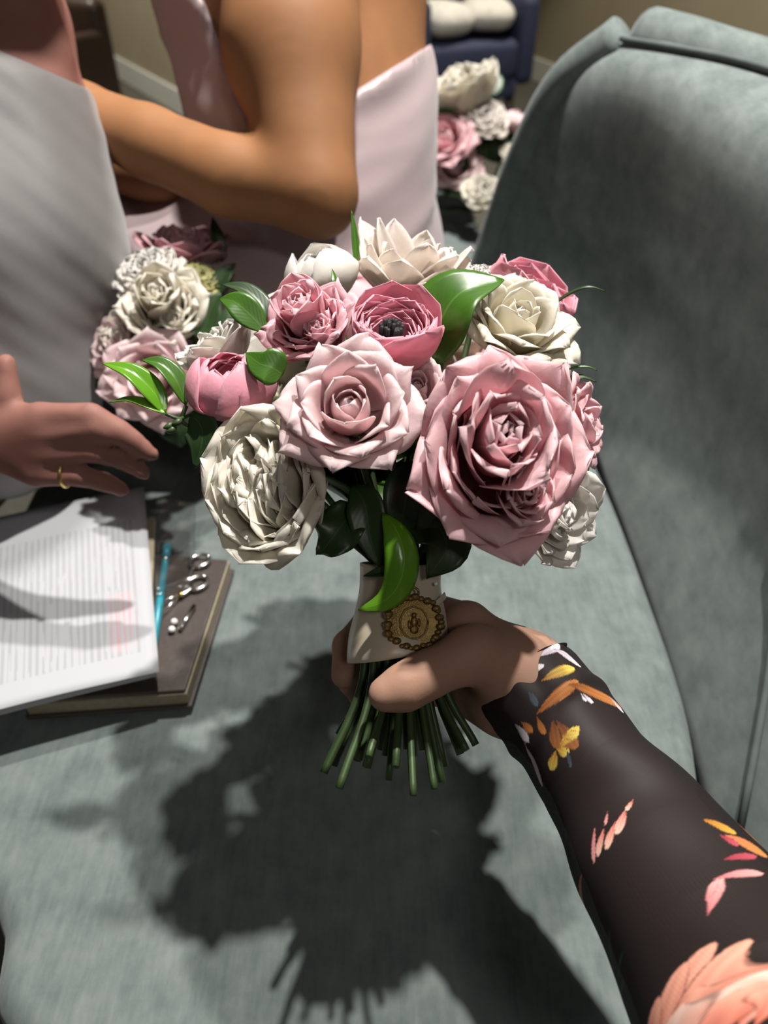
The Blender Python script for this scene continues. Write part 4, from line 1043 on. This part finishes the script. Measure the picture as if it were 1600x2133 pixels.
small_bouquet(b3, [
    ('rose', 'cream rose with long petals at the top', 'peony', 958, 185, 1.550, (-.3, .75, .55), 94, CREAM, 301),
    ('rose', 'dusty white flower in the middle', 'carnation', 1010, 245, 1.550, (.2, .3, .9), 66, IVORYPK, 302),
    ('rose', 'pink rose beside the dress', 'classic', 925, 290, 1.550, (-.3, .1, .95), 64, PINK, 303),
    ('calla', 'pale pink bud by the settee back', 'bud', 1075, 250, 1.573, (.35, .8, .5), 39, BLUSH, 304),
    ('rose', 'cream rose at the bottom', 'carnation', 1008, 400, 1.550, (.05, .35, .9), 55, CREAM, 305),
    ('rose', 'small cream flower against the settee back', 'carnation', 1068, 322, 1.573, (.2, .3, .9), 32, CREAM, 306),
    ('rose', 'shaded blush rose low at the left', 'classic', 950, 345, 1.596, (-.1, 0, .95), 55, BLUSH, 307)],
    [([(1020, 200, 1.619), (1030, 180, 1.619), (1030, 160, 1.619), (1022, 135, 1.619)], 20, (.2, .2, .9), 'leaf_dark'),
     ([(1040, 340, 1.596), (1030, 310, 1.596), (1040, 270, 1.596), (1055, 235, 1.619)], 40, (.1, .2, .95), 'leaf_dark'),
     ([(1075, 300, 1.550), (1095, 270, 1.550), (1108, 240, 1.550), (1112, 205, 1.562)], 14, (.4, .2, .9), 'leaf'),
     ([(990, 360, 1.596), (980, 330, 1.585), (985, 300, 1.585), (1000, 270, 1.596)], 36, (.0, .2, .95), 'leaf_dark'),
     ([(1010, 430, 1.596), (970, 410, 1.596), (935, 400, 1.607), (905, 395, 1.619)], 26, (.0, .7, .7), 'leaf_dark'),
     ([(1000, 440, 1.619), (960, 440, 1.619), (930, 440, 1.630), (905, 430, 1.630)], 24, (.0, .8, .6), 'leaf_dark'),
     ([(905, 235, 1.528), (925, 232, 1.528), (945, 236, 1.528), (965, 243, 1.528)], 10, (.0, .6, .8), 'leaf'),
     ([(1050, 420, 1.573), (1055, 390, 1.573), (1060, 360, 1.573), (1070, 330, 1.573)], 26, (.1, .2, .95), 'leaf_dark')], P(1000, 440, 1.664))

# ------------------------------------------------------------------ furniture behind
nv_c = P(950, 130, 3.3); rz = .35
nc_ = tag(empty('armchair', (nv_c[0], nv_c[1] + .25, 0)), 'navy velvet armchair beyond the far end of the settee', 'chair')
def rot_pt(x, y, z): c, s = math.cos(rz), math.sin(rz); return np.array([nv_c[0] + x * c - y * s, nv_c[1] + .25 + x * s + y * c, z])
for nm, c, h, bw in (('seat', (0, 0, .40), (.22, .25, .08), .04), ('apron', (0, 0, .29), (.22, .24, .04), .02), ('backrest', (0, .25, .68), (.24, .06, .30), .05),
                     ('armrest', (.25, 0, .47), (.045, .26, .17), .04), ('armrest', (-.25, 0, .47), (.045, .26, .17), .04)):
    V, F = box_vf(rot_pt(*c), h, rz); bevel(mesh_obj(nm, V, F, M['navy'], nc_), bw, 5)
for lx, ly in ((.22, -.2), (-.22, -.2), (.22, .22), (-.22, .22)):
    mesh_obj('leg', *tube([rot_pt(lx, ly, 0), rot_pt(lx * .95, ly * .95, .27)], [.014, .022], 12), M['dark_wood'], nc_)
def cushion(name, label, c, a, b, h, rz, mat, e=.55):
    V = []; n, m = 17, 32
    for i in range(n):
        t = -math.pi / 2 + math.pi * i / (n - 1); k = math.cos(t) ** .6
        for j in range(m):
            p = 2 * math.pi * j / m
            x = np.sign(math.cos(p)) * abs(math.cos(p)) ** e * a * k; y = np.sign(math.sin(p)) * abs(math.sin(p)) ** e * b * k
            V.append((c[0] + x * math.cos(rz) - y * math.sin(rz), c[1] + x * math.sin(rz) + y * math.cos(rz), c[2] + h * math.sin(t)))
    o = mesh_obj(name, V, grid_faces(n, m, wrap=True), mat); origin_to(o, c); tag(o, label, 'cushion'); return o
cushion('cushion', 'white plush cushion on the navy chair beside the bridesmaid', rot_pt(-.115, -.10, .553), .12, .15, .065, rz + .2, M['white_plush'])
cushion('cushion', 'white plush cushion at the right side of the navy chair', rot_pt(.115, -.09, .56), .115, .15, .06, rz - .3, M['white_plush'])
wc = P(165, 120, 3.7); wz = -.55
wd = tag(empty('tub_chair', (wc[0], wc[1], 0)), 'dark brown low tub chair against the khaki wall at top left', 'chair')
def wp(x, y, z): c, s = math.cos(wz), math.sin(wz); return np.array([wc[0] + x * c - y * s, wc[1] + x * s + y * c, z])
V, F = box_vf(wp(0, 0, .34), (.22, .05, .26), wz); bevel(mesh_obj('backrest', V, F, M['dark_wood'], wd), .045, 5)
V, F = box_vf(wp(0, -.24, .22), (.20, .19, .14), wz); bevel(mesh_obj('seat', V, F, M['dark_wood'], wd), .03, 4)
for sx in (-1, 1):
    V, F = box_vf(wp(sx * .19, -.22, .28), (.035, .22, .20), wz); bevel(mesh_obj('armrest', V, F, M['dark_wood'], wd), .03, 4)
    for ly in (-.38, .0): mesh_obj('foot', *tube([wp(sx * .18, ly, 0), wp(sx * .18, ly, .09)], [.014, .02], 12), M['dark_wood'], wd)
